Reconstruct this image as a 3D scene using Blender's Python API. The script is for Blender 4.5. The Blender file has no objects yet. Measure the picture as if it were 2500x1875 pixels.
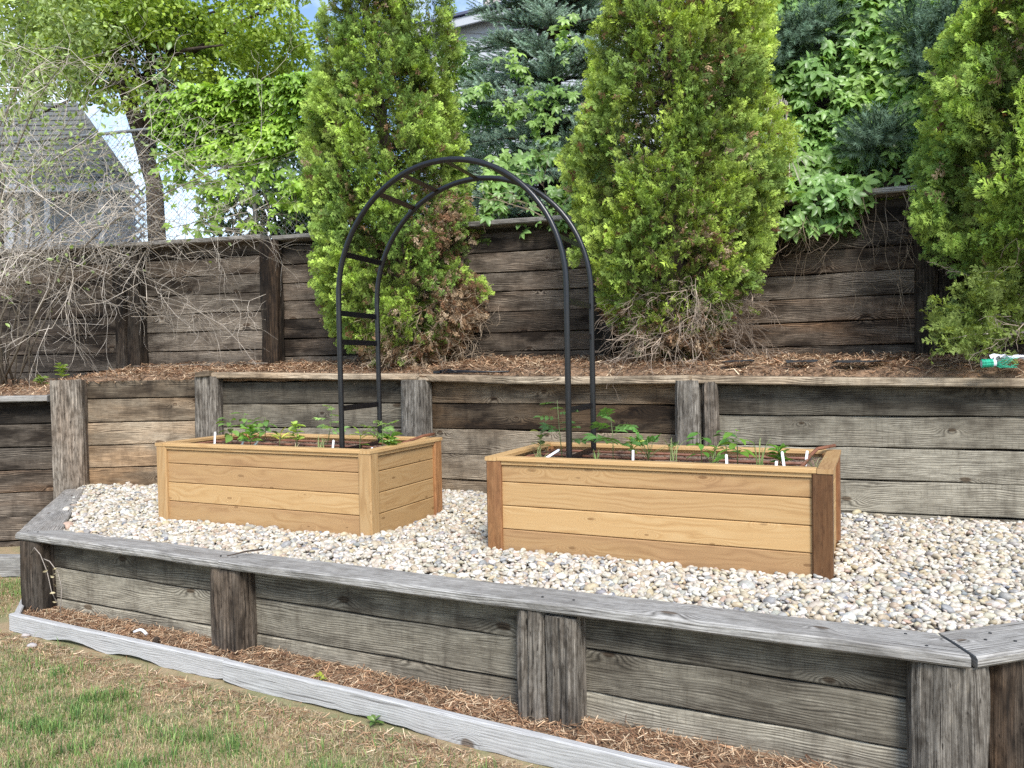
import bpy, math, random
import numpy as np
from mathutils import Vector, Matrix, noise as mnoise

# ------------------------------------------------------------ camera, sky, sun, exposure
S = bpy.context.scene
COL = S.collection
CAM_H, PITCH, ROLL, FPX = 1.1155, 0.0262, -0.0185, 1914.24
cd = bpy.data.cameras.new("camera"); cam = bpy.data.objects.new("camera", cd); COL.objects.link(cam)
cd.sensor_width = 36.0; cd.lens = FPX / 2500.0 * 36.0; cd.clip_start = 0.05; cd.clip_end = 2000.0
_cp, _sp, _cr, _sr = math.cos(PITCH), math.sin(PITCH), math.cos(ROLL), math.sin(ROLL)
_R0, _D0, _F = Vector((1, 0, 0)), Vector((0, -_sp, -_cp)), Vector((0, _cp, -_sp))
_rt, _dn = _R0 * _cr - _D0 * _sr, _R0 * _sr + _D0 * _cr
_m = Matrix((_rt, -_dn, -_F)).transposed().to_4x4(); _m.translation = (0, 0, CAM_H)
cam.matrix_world = _m
S.camera = cam

SUN_EL, SUN_AZ = math.radians(47), math.radians(168)      # azimuth clockwise from +Y: behind the viewer, a little to the left
w = bpy.data.worlds.new("World"); S.world = w; w.use_nodes = True
wn = w.node_tree; wn.nodes.clear()
wo = wn.nodes.new("ShaderNodeOutputWorld"); wb = wn.nodes.new("ShaderNodeBackground")
sky = wn.nodes.new("ShaderNodeTexSky"); sky.sky_type = 'NISHITA'; sky.sun_disc = False
sky.sun_elevation = SUN_EL; sky.sun_rotation = SUN_AZ; sky.air_density = 1.0; sky.dust_density = 0.6; sky.ozone_density = 2.0
tc = wn.nodes.new("ShaderNodeTexCoord")
cn = wn.nodes.new("ShaderNodeTexNoise"); cn.inputs["Scale"].default_value = 3.2; cn.inputs["Detail"].default_value = 7; cn.inputs["Roughness"].default_value = 0.6
wn.links.new(tc.outputs["Generated"], cn.inputs["Vector"])
cr = wn.nodes.new("ShaderNodeMapRange"); cr.inputs[1].default_value = 0.50; cr.inputs[2].default_value = 0.78
wn.links.new(cn.outputs[0], cr.inputs[0])
cm = wn.nodes.new("ShaderNodeMixRGB"); cm.inputs[2].default_value = (9.0, 9.3, 9.8, 1)
wn.links.new(cr.outputs[0], cm.inputs[0]); wn.links.new(sky.outputs[0], cm.inputs[1])
wn.links.new(cm.outputs[0], wb.inputs[0]); wb.inputs[1].default_value = 0.15
wn.links.new(wb.outputs[0], wo.inputs[0])
sd = bpy.data.lights.new("sun", 'SUN'); sd.energy = 2.9; sd.angle = math.radians(18); sd.color = (1.0, 0.96, 0.9)
so = bpy.data.objects.new("sun", sd); COL.objects.link(so)
_dir = Vector((math.sin(SUN_AZ) * math.cos(SUN_EL), math.cos(SUN_AZ) * math.cos(SUN_EL), math.sin(SUN_EL)))
so.rotation_euler = _dir.to_track_quat('Z', 'Y').to_euler(); so.location = _dir * 40
S.view_settings.view_transform = 'Standard'; S.view_settings.look = 'None'; S.view_settings.gamma = 1.0
S.view_settings.exposure = 0.85
S.cycles.max_bounces = 8; S.cycles.transparent_max_bounces = 4
try: S.cycles.use_denoising = False
except Exception: pass

def ray(u, v):
    a, b = (u - 1250) / FPX, (v - 937.5) / FPX
    a, b = a * _cr + b * _sr, -a * _sr + b * _cr
    return Vector((a, _cp - b * _sp, -_sp - b * _cp))
def at_z(u, v, z):                      # where a measured line of sight meets a level
    d = ray(u, v); return Vector((0, 0, CAM_H)) + d * ((z - CAM_H) / d.z)
def at_y(u, v, Y):                      # where it meets a distance
    d = ray(u, v); return Vector((0, 0, CAM_H)) + d * (Y / d.y)

# ------------------------------------------------------------ node helper and materials
class NT:
    def __init__(s, name):
        s.m = bpy.data.materials.new(name); s.m.use_nodes = True; s.t = s.m.node_tree; s.t.nodes.clear()
    def n(s, typ, ins=None, out=0, **props):
        nd = s.t.nodes.new("ShaderNode" + typ)
        for k, v in props.items(): setattr(nd, k, v)
        for k, v in (ins or {}).items():
            sk = nd.inputs[k]
            if isinstance(v, bpy.types.NodeSocket): s.t.links.new(v, sk)
            else: sk.default_value = v
        return nd.outputs[out]
    def math(s, op, a, b=0.0, c=0.0, clamp=False): return s.n("Math", {0: a, 1: b, 2: c}, operation=op, use_clamp=clamp)
    def mix(s, f, a, b, bt='MIX'): return s.n("MixRGB", {0: f, 1: a, 2: b}, blend_type=bt)
    def rng(s, x, a, b, c=0.0, d=1.0, smooth=False):
        return s.n("MapRange", {0: x, 1: a, 2: b, 3: c, 4: d}, interpolation_type='SMOOTHSTEP' if smooth else 'LINEAR')
    def noise(s, vec, sc, det=3.0, ro=0.55, dim='3D', out=0): return s.n("TexNoise", {"Vector": vec, "Scale": sc, "Detail": det, "Roughness": ro}, out, noise_dimensions=dim)
    def comb(s, x, y, z=0.0): return s.n("CombineXYZ", {0: x, 1: y, 2: z})
    def out(s, sh): o = s.t.nodes.new("ShaderNodeOutputMaterial"); s.t.links.new(sh, o.inputs[0]); return s.m
    def attr(s, name, out=0): return s.n("Attribute", out=out, attribute_name=name)
def c4(c): return (c[0], c[1], c[2], 1.0)

def wood(name, dark, mid, light, brown, rings=75.0, knots=0.6, saw=0.0, stain=0.5, contrast=1.0, rough=0.85, fibre=1.0, bump=0.5, crack=0.5, knot_u=1.9, knot_v=4.2, kdark=.85, wave=7.0, dash=0.0, drip=.35, mott=.35):
    """Timber whose grain runs along the u of its own metre-scaled UVs; 'tint' carries r brightness, g how brown, b how dark-stained."""
    k = NT(name)
    uv = k.n("UVMap", uv_map="grain"); sx = k.n("SeparateXYZ", {0: uv}); u = sx; v = sx.node.outputs[1]
    tint = k.attr("tint"); st = k.n("SeparateColor", {0: tint}); tr, tg, tb = st, st.node.outputs[1], st.node.outputs[2]
    wv = k.noise(k.comb(k.math('MULTIPLY', u, 1.3), k.math('MULTIPLY', v, 6.0)), 1.0, 2.0)
    wv2 = k.noise(k.comb(k.math('MULTIPLY', u, 7.0), k.math('MULTIPLY', v, 30.0), 4.0), 1.0, 2.0)
    kc = k.comb(k.math('MULTIPLY', u, knot_u), k.math('MULTIPLY', v, knot_v))
    vor = k.n("TexVoronoi", {"Vector": kc, "Scale": 1.0, "Randomness": 1.0}, voronoi_dimensions='2D', feature='F1')
    vd = vor; vcol = vor.node.outputs["Color"]
    vd = k.math('DIVIDE', vd, k.math('MULTIPLY_ADD', vcol.node.outputs['Color'] if False else k.n('SeparateColor', {0: vcol}, 1), .75, .45))
    ex = k.math('GREATER_THAN', k.n("SeparateColor", {0: vcol}), 1.0 - knots)
    kb = k.math('MULTIPLY', ex, k.math('EXPONENT', k.math('MULTIPLY', k.math('MULTIPLY', vd, vd), -22.0)))
    core = k.math('MULTIPLY', ex, k.rng(k.math('ADD', vd, k.math('MULTIPLY', wv2, 0.05)), 0.075, 0.115, 1.0, 0.0, True))
    h = k.math('ADD', k.math('MULTIPLY', v, rings), k.math('ADD', k.math('MULTIPLY', wv, wave), k.math('ADD', k.math('MULTIPLY', kb, 4.5), k.math('MULTIPLY', wv2, 0.7))))
    ring = k.math('MULTIPLY_ADD', k.math('SINE', k.math('MULTIPLY', h, 6.2832)), 0.5, 0.5)
    ring = k.math('POWER', ring, 0.6)
    fib = k.noise(k.comb(k.math('MULTIPLY', u, 5.0), k.math('MULTIPLY', v, 240.0), 9.0), 1.0, 4.0, 0.65)
    vis = k.rng(k.noise(k.comb(k.math('MULTIPLY', u, 2.2), k.math('MULTIPLY', v, 9.0), 17.0), 1.0, 2.0), 0.36, 0.62, 0.12, 1.0, True)
    vis = k.math('MAXIMUM', vis, k.math('MULTIPLY', kb, 1.2), clamp=True)
    g = k.math('ADD', k.math('MULTIPLY', k.math('SUBTRACT', ring, 0.6), k.math('MULTIPLY', vis, 0.62 * contrast)), k.math('MULTIPLY', k.math('SUBTRACT', fib, 0.5), 1.25 * fibre))
    g = k.math('ADD', g, 0.56)
    ramp = k.n("ValToRGB", {0: g}); r = ramp.node.color_ramp
    r.elements[0].position = 0.05; r.elements[0].color = c4(dark); r.elements[1].position = 0.95; r.elements[1].color = c4(light)
    e = r.elements.new(0.52); e.color = c4(mid)
    col = ramp
    pt = k.rng(k.noise(k.comb(k.math('MULTIPLY', u, 1.7), k.math('MULTIPLY', v, 5.5), 31.0), 1.0, 4.0, 0.6), 0.42, 0.66, 0.0, 1.0, True)
    dk = k.math('ADD', k.math('MULTIPLY', pt, stain), k.math('MULTIPLY', tb, k.rng(pt, 0.0, 1.0, 0.75, 1.0)), clamp=True)
    col = k.mix(dk, col, k.mix(1.0, col, (0.16, 0.135, 0.115, 1), 'MULTIPLY'))
    bm = k.rng(k.noise(k.comb(k.math('MULTIPLY', u, 1.1), k.math('MULTIPLY', v, 3.5), 57.0), 1.0, 3.0), 0.38, 0.68, 0.0, 1.0, True)
    bm = k.math('MULTIPLY', k.math('ADD', bm, 0.45), tg, clamp=True)
    col = k.mix(bm, col, k.mix(1.0, k.mix(0.55, col, k.n("RGBToBW", {0: col})), k.mix(0.0, c4(brown), c4(brown)), 'MULTIPLY'))
    kcol = k.mix(1.0, col, (0.3, 0.22, 0.16, 1), 'MULTIPLY')
    col = k.mix(k.math('MULTIPLY', core, kdark), col, kcol)
    ckn = k.noise(k.comb(k.math('MULTIPLY', u, 1.6), k.math('MULTIPLY', v, 70.0), 77.0), 1.0, 2.0)
    ck = k.math('MULTIPLY', k.rng(ckn, 0.66, 0.70, 0.0, 1.0), crack)
    col = k.mix(ck, col, k.mix(1.0, col, (0.12, 0.1, 0.09, 1), 'MULTIPLY'))
    if saw > 0:
        ph = k.math('ADD', k.math('MULTIPLY', u, 27.0), k.math('MULTIPLY', k.noise(k.comb(u, k.math('MULTIPLY', v, 2.0)), 3.0, 2.0), 0.9))
        sl = k.rng(k.math('SINE', k.math('MULTIPLY', ph, 6.2832)), 0.72, 1.0, 0.0, 1.0)
        smk = k.rng(k.noise(k.comb(k.math('MULTIPLY', u, 3.0), k.math('MULTIPLY', v, 16.0), 3.0), 1.0, 4.0, .7), 0.47, 0.70)
        sl = k.math('MULTIPLY', k.math('MULTIPLY', sl, smk), saw)
        col = k.mix(sl, col, k.mix(1.0, col, (0.42, 0.41, 0.38, 1), 'MULTIPLY'))
    if dash > 0:
        ds = k.rng(k.noise(k.comb(k.math('MULTIPLY', u, 16.0), k.math('MULTIPLY', v, 85.0), 41.0), 1.0, 1.0), .69, .73, 0.0, dash)
        col = k.mix(ds, col, k.mix(1.0, col, (.10, .085, .075, 1), 'MULTIPLY'))
    if mott > 0:
        mo = k.noise(k.comb(k.math('MULTIPLY', u, 10.0), k.math('MULTIPLY', v, 26.0), 63.0), 1.0, 5.0, .7)
        col = k.mix(k.rng(mo, .44, .62, 0.0, mott, True), col, k.mix(1.0, col, (.34, .31, .28, 1), 'MULTIPLY'))
        col = k.mix(k.rng(mo, .44, .30, 0.0, mott, True), col, k.mix(1.0, col, (1.5, 1.46, 1.4, 1), 'MULTIPLY'))
    if drip > 0:
        dr = k.rng(k.noise(k.comb(k.math('MULTIPLY', u, 9.0), k.math('MULTIPLY', v, 1.6), 91.0), 1.0, 4.0, .6), .48, .72, 0.0, drip, True)
        col = k.mix(dr, col, k.mix(1.0, col, (.30, .27, .25, 1), 'MULTIPLY'))
    col = k.mix(1.0, col, k.n("CombineColor", {0: tr, 1: tr, 2: tr}), 'MULTIPLY')
    hgt = k.math('SUBTRACT', k.math('ADD', k.math('MULTIPLY', ring, 0.35), fib), k.math('MULTIPLY', ck, 1.5))
    bp = k.n("Bump", {"Height": hgt, "Strength": bump, "Distance": 0.004})
    b = k.n("BsdfPrincipled", {"Base Color": col, "Roughness": rough, "Normal": bp, "Specular IOR Level": 0.25})
    return k.out(b)

M = {}
M['grey_timber'] = wood("grey_timber", (.050, .043, .033), (.240, .218, .170), (.480, .440, .350), (1.0, .78, .55), saw=.6, stain=.45, knots=.5, contrast=.9, drip=.5)
M['dark_timber'] = wood("dark_timber", (.018, .014, .011), (.095, .080, .064), (.340, .300, .245), (1.15, .74, .46), saw=.35, stain=.75, knots=.6, contrast=1.25, drip=.5)
M['tan_timber'] = wood("tan_timber", (.060, .046, .033), (.285, .235, .170), (.520, .450, .340), (1.15, .80, .50), saw=.3, stain=.55, knots=.65, contrast=1.15, drip=.5)
M['silver_timber'] = wood("silver_timber", (.075, .070, .062), (.310, .300, .278), (.520, .505, .475), (1.0, .82, .65), saw=.0, stain=.30, knots=.3, contrast=1.0, fibre=1.3, crack=1.0, wave=4.0, drip=.2)
M['pale_timber'] = wood("pale_timber", (.110, .104, .096), (.395, .388, .375), (.580, .572, .556), (1.0, .9, .75), saw=.0, stain=.06, knots=.4, contrast=.45, crack=.6, wave=4.0, drip=.0, mott=.12)
M['post_timber'] = wood("post_timber", (.030, .025, .020), (.175, .158, .132), (.400, .370, .320), (1.0, .66, .42), rings=34, saw=.0, stain=.55, knots=.12, crack=1.0, bump=.9, fibre=1.5, wave=1.6, contrast=.55, dash=.9, drip=.0, mott=.75)
M['cedar'] = wood("cedar", (.315, .172, .068), (.455, .284, .125), (.535, .372, .190), (1.0, .74, .46), rings=26, saw=.0, stain=.0, knots=.34, contrast=.62, rough=.55, fibre=.4, bump=.1, crack=.0, knot_u=3.0, knot_v=8, kdark=.5, drip=.0, mott=.0)
M['cedar_post'] = wood("cedar_post", (.200, .085, .030), (.360, .175, .068), (.470, .260, .115), (.80, .52, .33), rings=30, saw=.0, stain=.0, knots=.15, contrast=.5, rough=.5, fibre=1.0, bump=.15, crack=.0, drip=.0, dash=.35, mott=.35)

def leaf_mat(name, rough=0.5, trans=0.35, spec=0.4, vary=0.25):
    k = NT(name); a = k.attr("Col")
    n = k.noise(k.n("NewGeometry", out=0), 9.0, 2.0)
    col = k.mix(1.0, a, k.n("CombineColor", {0: k.rng(n, .3, .7, 1 - vary, 1 + vary), 1: k.rng(n, .3, .7, 1 - vary, 1 + vary), 2: k.rng(n, .3, .7, 1 - vary, 1 + vary)}), 'MULTIPLY')
    b = k.n("BsdfPrincipled", {"Base Color": col, "Roughness": rough, "Specular IOR Level": spec})
    if trans <= 0: return k.out(b)
    t = k.n("BsdfTranslucent", {"Color": k.mix(1.0, col, (1.15, 1.1, .5, 1), 'MULTIPLY')})
    return k.out(k.n("MixShader", {0: trans, 1: b, 2: t}))
M['leaf'] = leaf_mat("leaf", .38, .35, .5); M['conifer'] = leaf_mat("conifer", .6, .30, .25, .3); M['needle'] = leaf_mat("needle", .6, .15, .2, .25)
M['dry'] = leaf_mat("dry_needles", .9, .0, .1, .3); M['grass'] = leaf_mat("grass_blades", .6, .3, .2, .2)
M['twig'] = leaf_mat("twig_bark", .85, .0, .2, .3)

def plain(name, c, rough=.6, metal=0., spec=.5, nscale=0., namt=.2, bump=0., bscale=60.):
    k = NT(name); col = c4(c); ins = {"Roughness": rough, "Metallic": metal, "Specular IOR Level": spec}
    tcn = k.n("TexCoord", out=3)
    if nscale:
        n = k.rng(k.noise(tcn, nscale, 5.0, .6), .3, .7, 1 - namt, 1 + namt)
        col = k.mix(1.0, col, k.n("CombineColor", {0: n, 1: n, 2: n}), 'MULTIPLY')
    ins["Base Color"] = col
    if bump: ins["Normal"] = k.n("Bump", {"Height": k.noise(tcn, bscale, 4.0), "Strength": bump, "Distance": .01})
    return k.out(k.n("BsdfPrincipled", ins))
M['black_steel'] = plain("black_powder_coat", (.006, .006, .008), .32, 0., .5, 30, .25, .05, 300)
M['drip'] = plain("brown_drip_tube", (.20, .085, .050), .5, 0, .5, 20, .3)
M['white_plastic'] = plain("white_plastic", (.80, .82, .84), .4, nscale=40, namt=.08)
M['label_ink'] = plain("label_ink", (.15, .16, .25), .6)
M['steel'] = plain("galvanised_steel", (.20, .21, .22), .55, .5, .5, 15, .2)
M['bark'] = plain("tree_bark", (.055, .038, .026), .95, nscale=8, namt=.5, bump=1., bscale=30)
M['soil'] = plain("planter_soil", (.20, .14, .10), .98, nscale=60, namt=.55, bump=1., bscale=90)
M['earth'] = plain("needle_covered_earth", (.22, .14, .085), .98, nscale=25, namt=.5, bump=1., bscale=60)
M['bankearth'] = plain("bank_earth", (.06, .045, .03), .98, nscale=4, namt=.4, bump=1., bscale=20)
M['gravelbase'] = plain("gravel_bed", (.22, .19, .16), .95, nscale=60, namt=.5, bump=1., bscale=80)
M['siding'] = plain("grey_siding_paint", (.36, .38, .42), .6, nscale=3, namt=.06, bump=.15, bscale=20)
M['roofing'] = plain("dark_roof_edge", (.035, .045, .10), .6, nscale=6, namt=.2)
M['shingle'] = plain("grey_shingles", (.11, .115, .11), .9, nscale=12, namt=.3, bump=.5, bscale=30)
M['whitewall'] = plain("white_paint", (.40, .42, .46), .6, nscale=5, namt=.06)
M['green_twine'] = plain("green_twine", (.02, .36, .22), .5, nscale=40, namt=.3)
M['fabric'] = plain("black_landscape_fabric", (.018, .019, .021), .8, nscale=30, namt=.4, bump=.4)
M['film'] = plain("clear_film", (.62, .62, .70), .3, nscale=20, namt=.15)

def lawn_mat():
    k = NT("lawn"); p = k.n("NewGeometry", out=0)
    n = k.noise(p, 2.2, 6.0, .7); f = k.noise(p, 90.0, 6.0, .75)
    dry = k.mix(f, (.20, .13, .07, 1), (.46, .36, .21, 1)); grn = k.mix(f, (.10, .11, .04, 1), (.32, .30, .15, 1))
    col = k.mix(k.rng(n, .42, .6, 0, 1, True), dry, grn)
    b = k.n("BsdfPrincipled", {"Base Color": col, "Roughness": 1.0, "Normal": k.n("Bump", {"Height": f, "Strength": .8, "Distance": .01})})
    return k.out(b)
M['lawn'] = lawn_mat()
def pebble_mat():
    k = NT("pebble"); a = k.attr("Col"); p = k.n("NewGeometry", out=0)
    n = k.noise(p, 55.0, 4.0, .65); s = k.rng(n, .3, .7, .78, 1.18)
    col = k.mix(1.0, a, k.n("CombineColor", {0: s, 1: s, 2: s}), 'MULTIPLY')
    vein = k.rng(k.math('ABSOLUTE', k.math('SUBTRACT', k.noise(p, 28.0, 3.0), .5)), 0., .025, .35, 0.)
    col = k.mix(vein, col, k.mix(1.0, col, (.75, .62, .45, 1), 'MULTIPLY'))
    return k.out(k.n("BsdfPrincipled", {"Base Color": col, "Roughness": .55, "Specular IOR Level": .35, "Normal": k.n("Bump", {"Height": n, "Strength": .25, "Distance": .003})}))
M['pebble'] = pebble_mat()

# ------------------------------------------------------------ mesh helpers
R = random.Random(7)
class MB:
    """Collects swept solids; grain UVs in metres; tint per vertex."""
    def __init__(s): s.v, s.f, s.uv, s.ti, s.sm = [], [], [], [], []
    def sweep(s, rings, tint=(1, 0, 0), caps=True, closed=False, smooth=False, uvo=None):
        """rings: list of lists of points (same count, going round)."""
        uo, vo = uvo if uvo else (R.uniform(0, 400), R.uniform(0, 400))
        b = len(s.v); n = len(rings[0]); per = [0.0]
        for i in range(n): per.append(per[-1] + (Vector(rings[0][(i + 1) % n]) - Vector(rings[0][i])).length)
        ln = [0.0]
        for j in range(1, len(rings)): ln.append(ln[-1] + (sum((Vector(p) for p in rings[j]), Vector()) / n - sum((Vector(p) for p in rings[j - 1]), Vector()) / n).length)
        for r in rings:
            for p in r: s.v.append(tuple(p)); s.ti.append(tint)
        m = len(rings)
        for j in range(m if closed else m - 1):
            j2 = (j + 1) % m
            for i in range(n):
                i2 = (i + 1) % n
                s.f.append((b + j * n + i, b + j * n + i2, b + j2 * n + i2, b + j2 * n + i)); s.sm.append(smooth)
                a0 = ln[j]; a1 = ln[j + 1] if j + 1 < m else ln[j] + (ln[1] - ln[0])
                s.uv += [(uo + a0, vo + per[i]), (uo + a0, vo + per[i + 1]), (uo + a1, vo + per[i + 1]), (uo + a1, vo + per[i])]
        if caps and not closed:
            for j, rev in ((0, True), (m - 1, False)):
                idx = list(range(b + j * n, b + j * n + n))
                if rev: idx.reverse()
                s.f.append(tuple(idx)); s.sm.append(False)
                p0 = Vector(s.v[idx[0]]); ax = (Vector(s.v[idx[1]]) - p0)
                ax = ax.normalized() if ax.length > 0 else Vector((1, 0, 0))
                for q in idx:
                    d = Vector(s.v[q]) - p0; t = d.dot(ax)
                    s.uv.append((uo + 50 + (d - ax * t).length * .15, vo + t))
        return s
    def box(s, o, X, Y, Z, tint=(1, 0, 0), ch=0.004, seg=1, wob=0.0, uvo=None, bow=0.0):
        """Solid board: corner o, length vector X (grain), depth vector Y, height vector Z, chamfered edges."""
        o, X, Y, Z = Vector(o), Vector(X), Vector(Y), Vector(Z)
        ly, lz = Y.length, Z.length; y, z = Y / ly, Z / lz
        pr = [(ch, 0), (ly - ch, 0), (ly, ch), (ly, lz - ch), (ly - ch, lz), (ch, lz), (0, lz - ch), (0, ch)]
        rings = []; sd = R.uniform(0, 99)
        for i in range(seg + 1):
            t = i / seg; c = o + X * t
            dz = wob * (mnoise.noise(Vector((t * 2.2 * X.length, sd, 0)))) + bow * 4 * t * (1 - t)
            dw = wob * mnoise.noise(Vector((t * 3.1 * X.length, sd, 7))); dy = wob * mnoise.noise(Vector((t * 2.7 * X.length, sd, 3)))
            ring = []
            for (a, b_) in pr:
                jj = wob * .35 * mnoise.noise(Vector((t * 9 * X.length, a * 40 + sd, b_ * 40)))
                ring.append(c + y * (a + dy + jj) + z * (b_ + dz + (dw if b_ > lz / 2 else 0) + jj))
            rings.append(ring)
        if X.cross(Y).dot(Z) < 0: rings = [list(reversed(r)) for r in rings]
        return s.sweep(rings, tint, uvo=uvo)
    def tube(s, pts, rad, n=8, tint=(1, 0, 0), caps=True, smooth=True):
        pts = [Vector(p) for p in pts]; rr = rad if isinstance(rad, (list, tuple)) else [rad] * len(pts)
        rings = []; up = None
        for i, p in enumerate(pts):
            t = (pts[min(i + 1, len(pts) - 1)] - pts[max(i - 1, 0)]).normalized()
            if up is None: up = Vector((0, 0, 1)) if abs(t.z) < .9 else Vector((1, 0, 0))
            a = (up - t * up.dot(t)).normalized(); b_ = t.cross(a); up = a
            rings.append([p + (a * math.cos(q) + b_ * math.sin(q)) * rr[i] for q in [6.28318 * k_ / n for k_ in range(n)]])
        return s.sweep(rings, tint, caps=caps, smooth=smooth)
    def post(s, c, z0, z1, w_, d_, ang, tint=(1, 0, 0), rough=.012, power=5.0, lean=(0, 0), n=28, groove=()):
        """Rough old post: rounded square section with hewn irregularities and split grooves."""
        sd = R.uniform(0, 99); m = max(8, int((z1 - z0) / .05)); rings = []
        ca, sa = math.cos(ang), math.sin(ang)
        for j in range(m + 1):
            t = j / m; z = z0 + (z1 - z0) * t; ring = []
            for i in range(n):
                q = 6.28318 * i / n; cx, cy = math.cos(q), math.sin(q)
                rr = (abs(cx) ** power + abs(cy) ** power) ** (-1 / power)
                k_ = 1 + rough / (w_ * .5) * (mnoise.noise(Vector((cx * 2.2 + sd, cy * 2.2, z * 2.5))) * 1.2 + .8 * mnoise.noise(Vector((cx * 7 + sd, cy * 7, z * 1.2))))
                for (gq, gd, gw) in groove:
                    dq = (q - gq + math.pi) % 6.28318 - math.pi
                    k_ -= gd / (w_ * .5) * math.exp(-(dq / gw) ** 2) * (.7 + .6 * mnoise.noise(Vector((z * 4, gq, sd))))
                if j == m: k_ *= .97
                x, y = cx * rr * w_ / 2 * k_, cy * rr * d_ / 2 * k_
                zz = z + (.012 * mnoise.noise(Vector((cx * 3, cy * 3, sd))) if j == m else 0)
                ring.append((c[0] + lean[0] * (t - 1) + x * ca - y * sa, c[1] + lean[1] * (t - 1) + x * sa + y * ca, zz))
            rings.append(ring)
        return s.sweep(rings, tint, smooth=False)
    def build(s, name, mat, parent=None, smooth=None):
        me = bpy.data.meshes.new(name); me.from_pydata(s.v, [], s.f)
        ul = me.uv_layers.new(name="grain"); ul.data.foreach_set("uv", np.array(s.uv, dtype=np.float32).ravel())
        ca = me.color_attributes.new("tint", 'FLOAT_COLOR', 'POINT')
        t = np.ones((len(s.v), 4), dtype=np.float32); t[:, :3] = np.array(s.ti); ca.data.foreach_set("color", t.ravel())
        me.polygons.foreach_set("use_smooth", s.sm if smooth is None else [smooth] * len(s.f))
        me.materials.append(mat); me.update()
        o = bpy.data.objects.new(name, me); COL.objects.link(o)
        if parent: o.parent = parent; o.matrix_parent_inverse = Matrix.Translation(parent.location).inverted()
        return o
def raw(name, V, F, mat, colr=None, parent=None, smooth=False):
    """numpy mesh: V (n,3), F (m,k) with one face size, colr (n,3)."""
    me = bpy.data.meshes.new(name); V = np.asarray(V, np.float32); F = np.asarray(F, np.int32); k = F.shape[1]
    me.vertices.add(len(V)); me.vertices.foreach_set("co", V.ravel())
    me.loops.add(F.size); me.loops.foreach_set("vertex_index", F.ravel())
    me.polygons.add(len(F)); me.polygons.foreach_set("loop_start", np.arange(0, F.size, k, dtype=np.int32))
    try: me.polygons.foreach_set("loop_total", np.full(len(F), k, np.int32))
    except Exception: pass
    me.polygons.foreach_set("use_smooth", np.full(len(F), smooth))
    if colr is not None:
        ca = me.color_attributes.new("Col", 'FLOAT_COLOR', 'POINT'); c = np.ones((len(V), 4), np.float32); c[:, :3] = colr
        ca.data.foreach_set("color", c.ravel())
    me.materials.append(mat); me.update(calc_edges=True); me.validate()
    o = bpy.data.objects.new(name, me); COL.objects.link(o)
    if parent: o.parent = parent; o.matrix_parent_inverse = Matrix.Translation(parent.location).inverted()
    return o
def scatter(PV, PF, Rm, T, C=None, PC=None, sc=None):
    """Copies of a small shape: PV (p,3), PF (q,k); Rm (N,3,3), T (N,3), colour C (N,3) times PC (p,)."""
    N = len(T); P = np.einsum('nij,pj->npi', Rm, PV)
    if sc is not None: P = P * np.asarray(sc)[:, None, None]
    P = P + T[:, None, :]
    F = PF[None] + (np.arange(N) * len(PV))[:, None, None]
    cc = None
    if C is not None:
        cc = np.repeat(C[:, None, :], len(PV), 1)
        if PC is not None: cc = cc * (PC[None, :, None] if PC.ndim == 1 else PC[None])
        cc = cc.reshape(-1, 3)
    return P.reshape(-1, 3), F.reshape(-1, PF.shape[1]), cc
def frames(D, rng, roll=None, up=None):
    """Rotation matrices whose columns are (side, D, normal) for direction vectors D (N,3)."""
    D = D / (np.linalg.norm(D, axis=1, keepdims=True) + 1e-9)
    A = up if up is not None else rng.normal(size=D.shape)
    A = A - D * (A * D).sum(1, keepdims=True); A /= np.linalg.norm(A, axis=1, keepdims=True) + 1e-9
    B = np.cross(D, A)
    return np.stack([B, D, A], axis=2)
def cat(parts):
    Vs, Fs, Cs, o = [], [], [], 0
    for V, F, C in parts: Vs.append(V); Fs.append(F + o); Cs.append(C); o += len(V)
    return np.concatenate(Vs), np.concatenate(Fs), np.concatenate(Cs)

def thing(name, label, cat_, loc=(0, 0, 0), group=None):
    o = bpy.data.objects.new(name, None); COL.objects.link(o); o.location = loc; o.empty_display_size = .1
    return tag(o, label, cat_, group)
def tag(o, label, cat_, group=None, kind=None):
    o['label'] = label; o['category'] = cat_
    if group: o['group'] = group
    if kind: o['kind'] = kind
    return o
def struct(o, kind='structure'): o['kind'] = kind; return o
# ------------------------------------------------------------ ground
def sheet(name, pts, mat):
    me = bpy.data.meshes.new(name); me.from_pydata([tuple(p) for p in pts], [], [tuple(range(len(pts)))]); me.materials.append(mat)
    o = bpy.data.objects.new(name, me); COL.objects.link(o); return o
struct(sheet("lawn", [(-300, -300, -.56), (300, -300, -.56), (300, 300, -.56), (-300, 300, -.56)], M['lawn']))

FA, FB = Vector((-3.388, 5.293, 0)), Vector((1.62, 2.79, 0))          # outer edge of the low front wall's cap
FD = (FB - FA).normalized(); FN = Vector((-FD.y, FD.x, 0)); FL = (FB - FA).length
def fp(s, n=0., z=0.): return FA + FD * s + FN * n + Vector((0, 0, z))
MID = [Vector(p) for p in ((-4.4, 7.575, 0), (-2.95, 7.62, 0), (-.85, 7.05, 0), (1.36, 5.94, 0), (5.4, 4.34, 0))]
LEFTW = [Vector((-7.5, 7.1, 0)), Vector((-4.4, 7.575, 0))]
UP = [Vector(p) for p in ((-8.5, 9.86, 0), (-4.27, 8.9, 0), (-2.55, 8.5, 0), (.82, 7.53, 0), (3.4, 6.36, 0), (6.4, 5.0, 0))]
Z3 = Vector((0, 0, 1))

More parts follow.
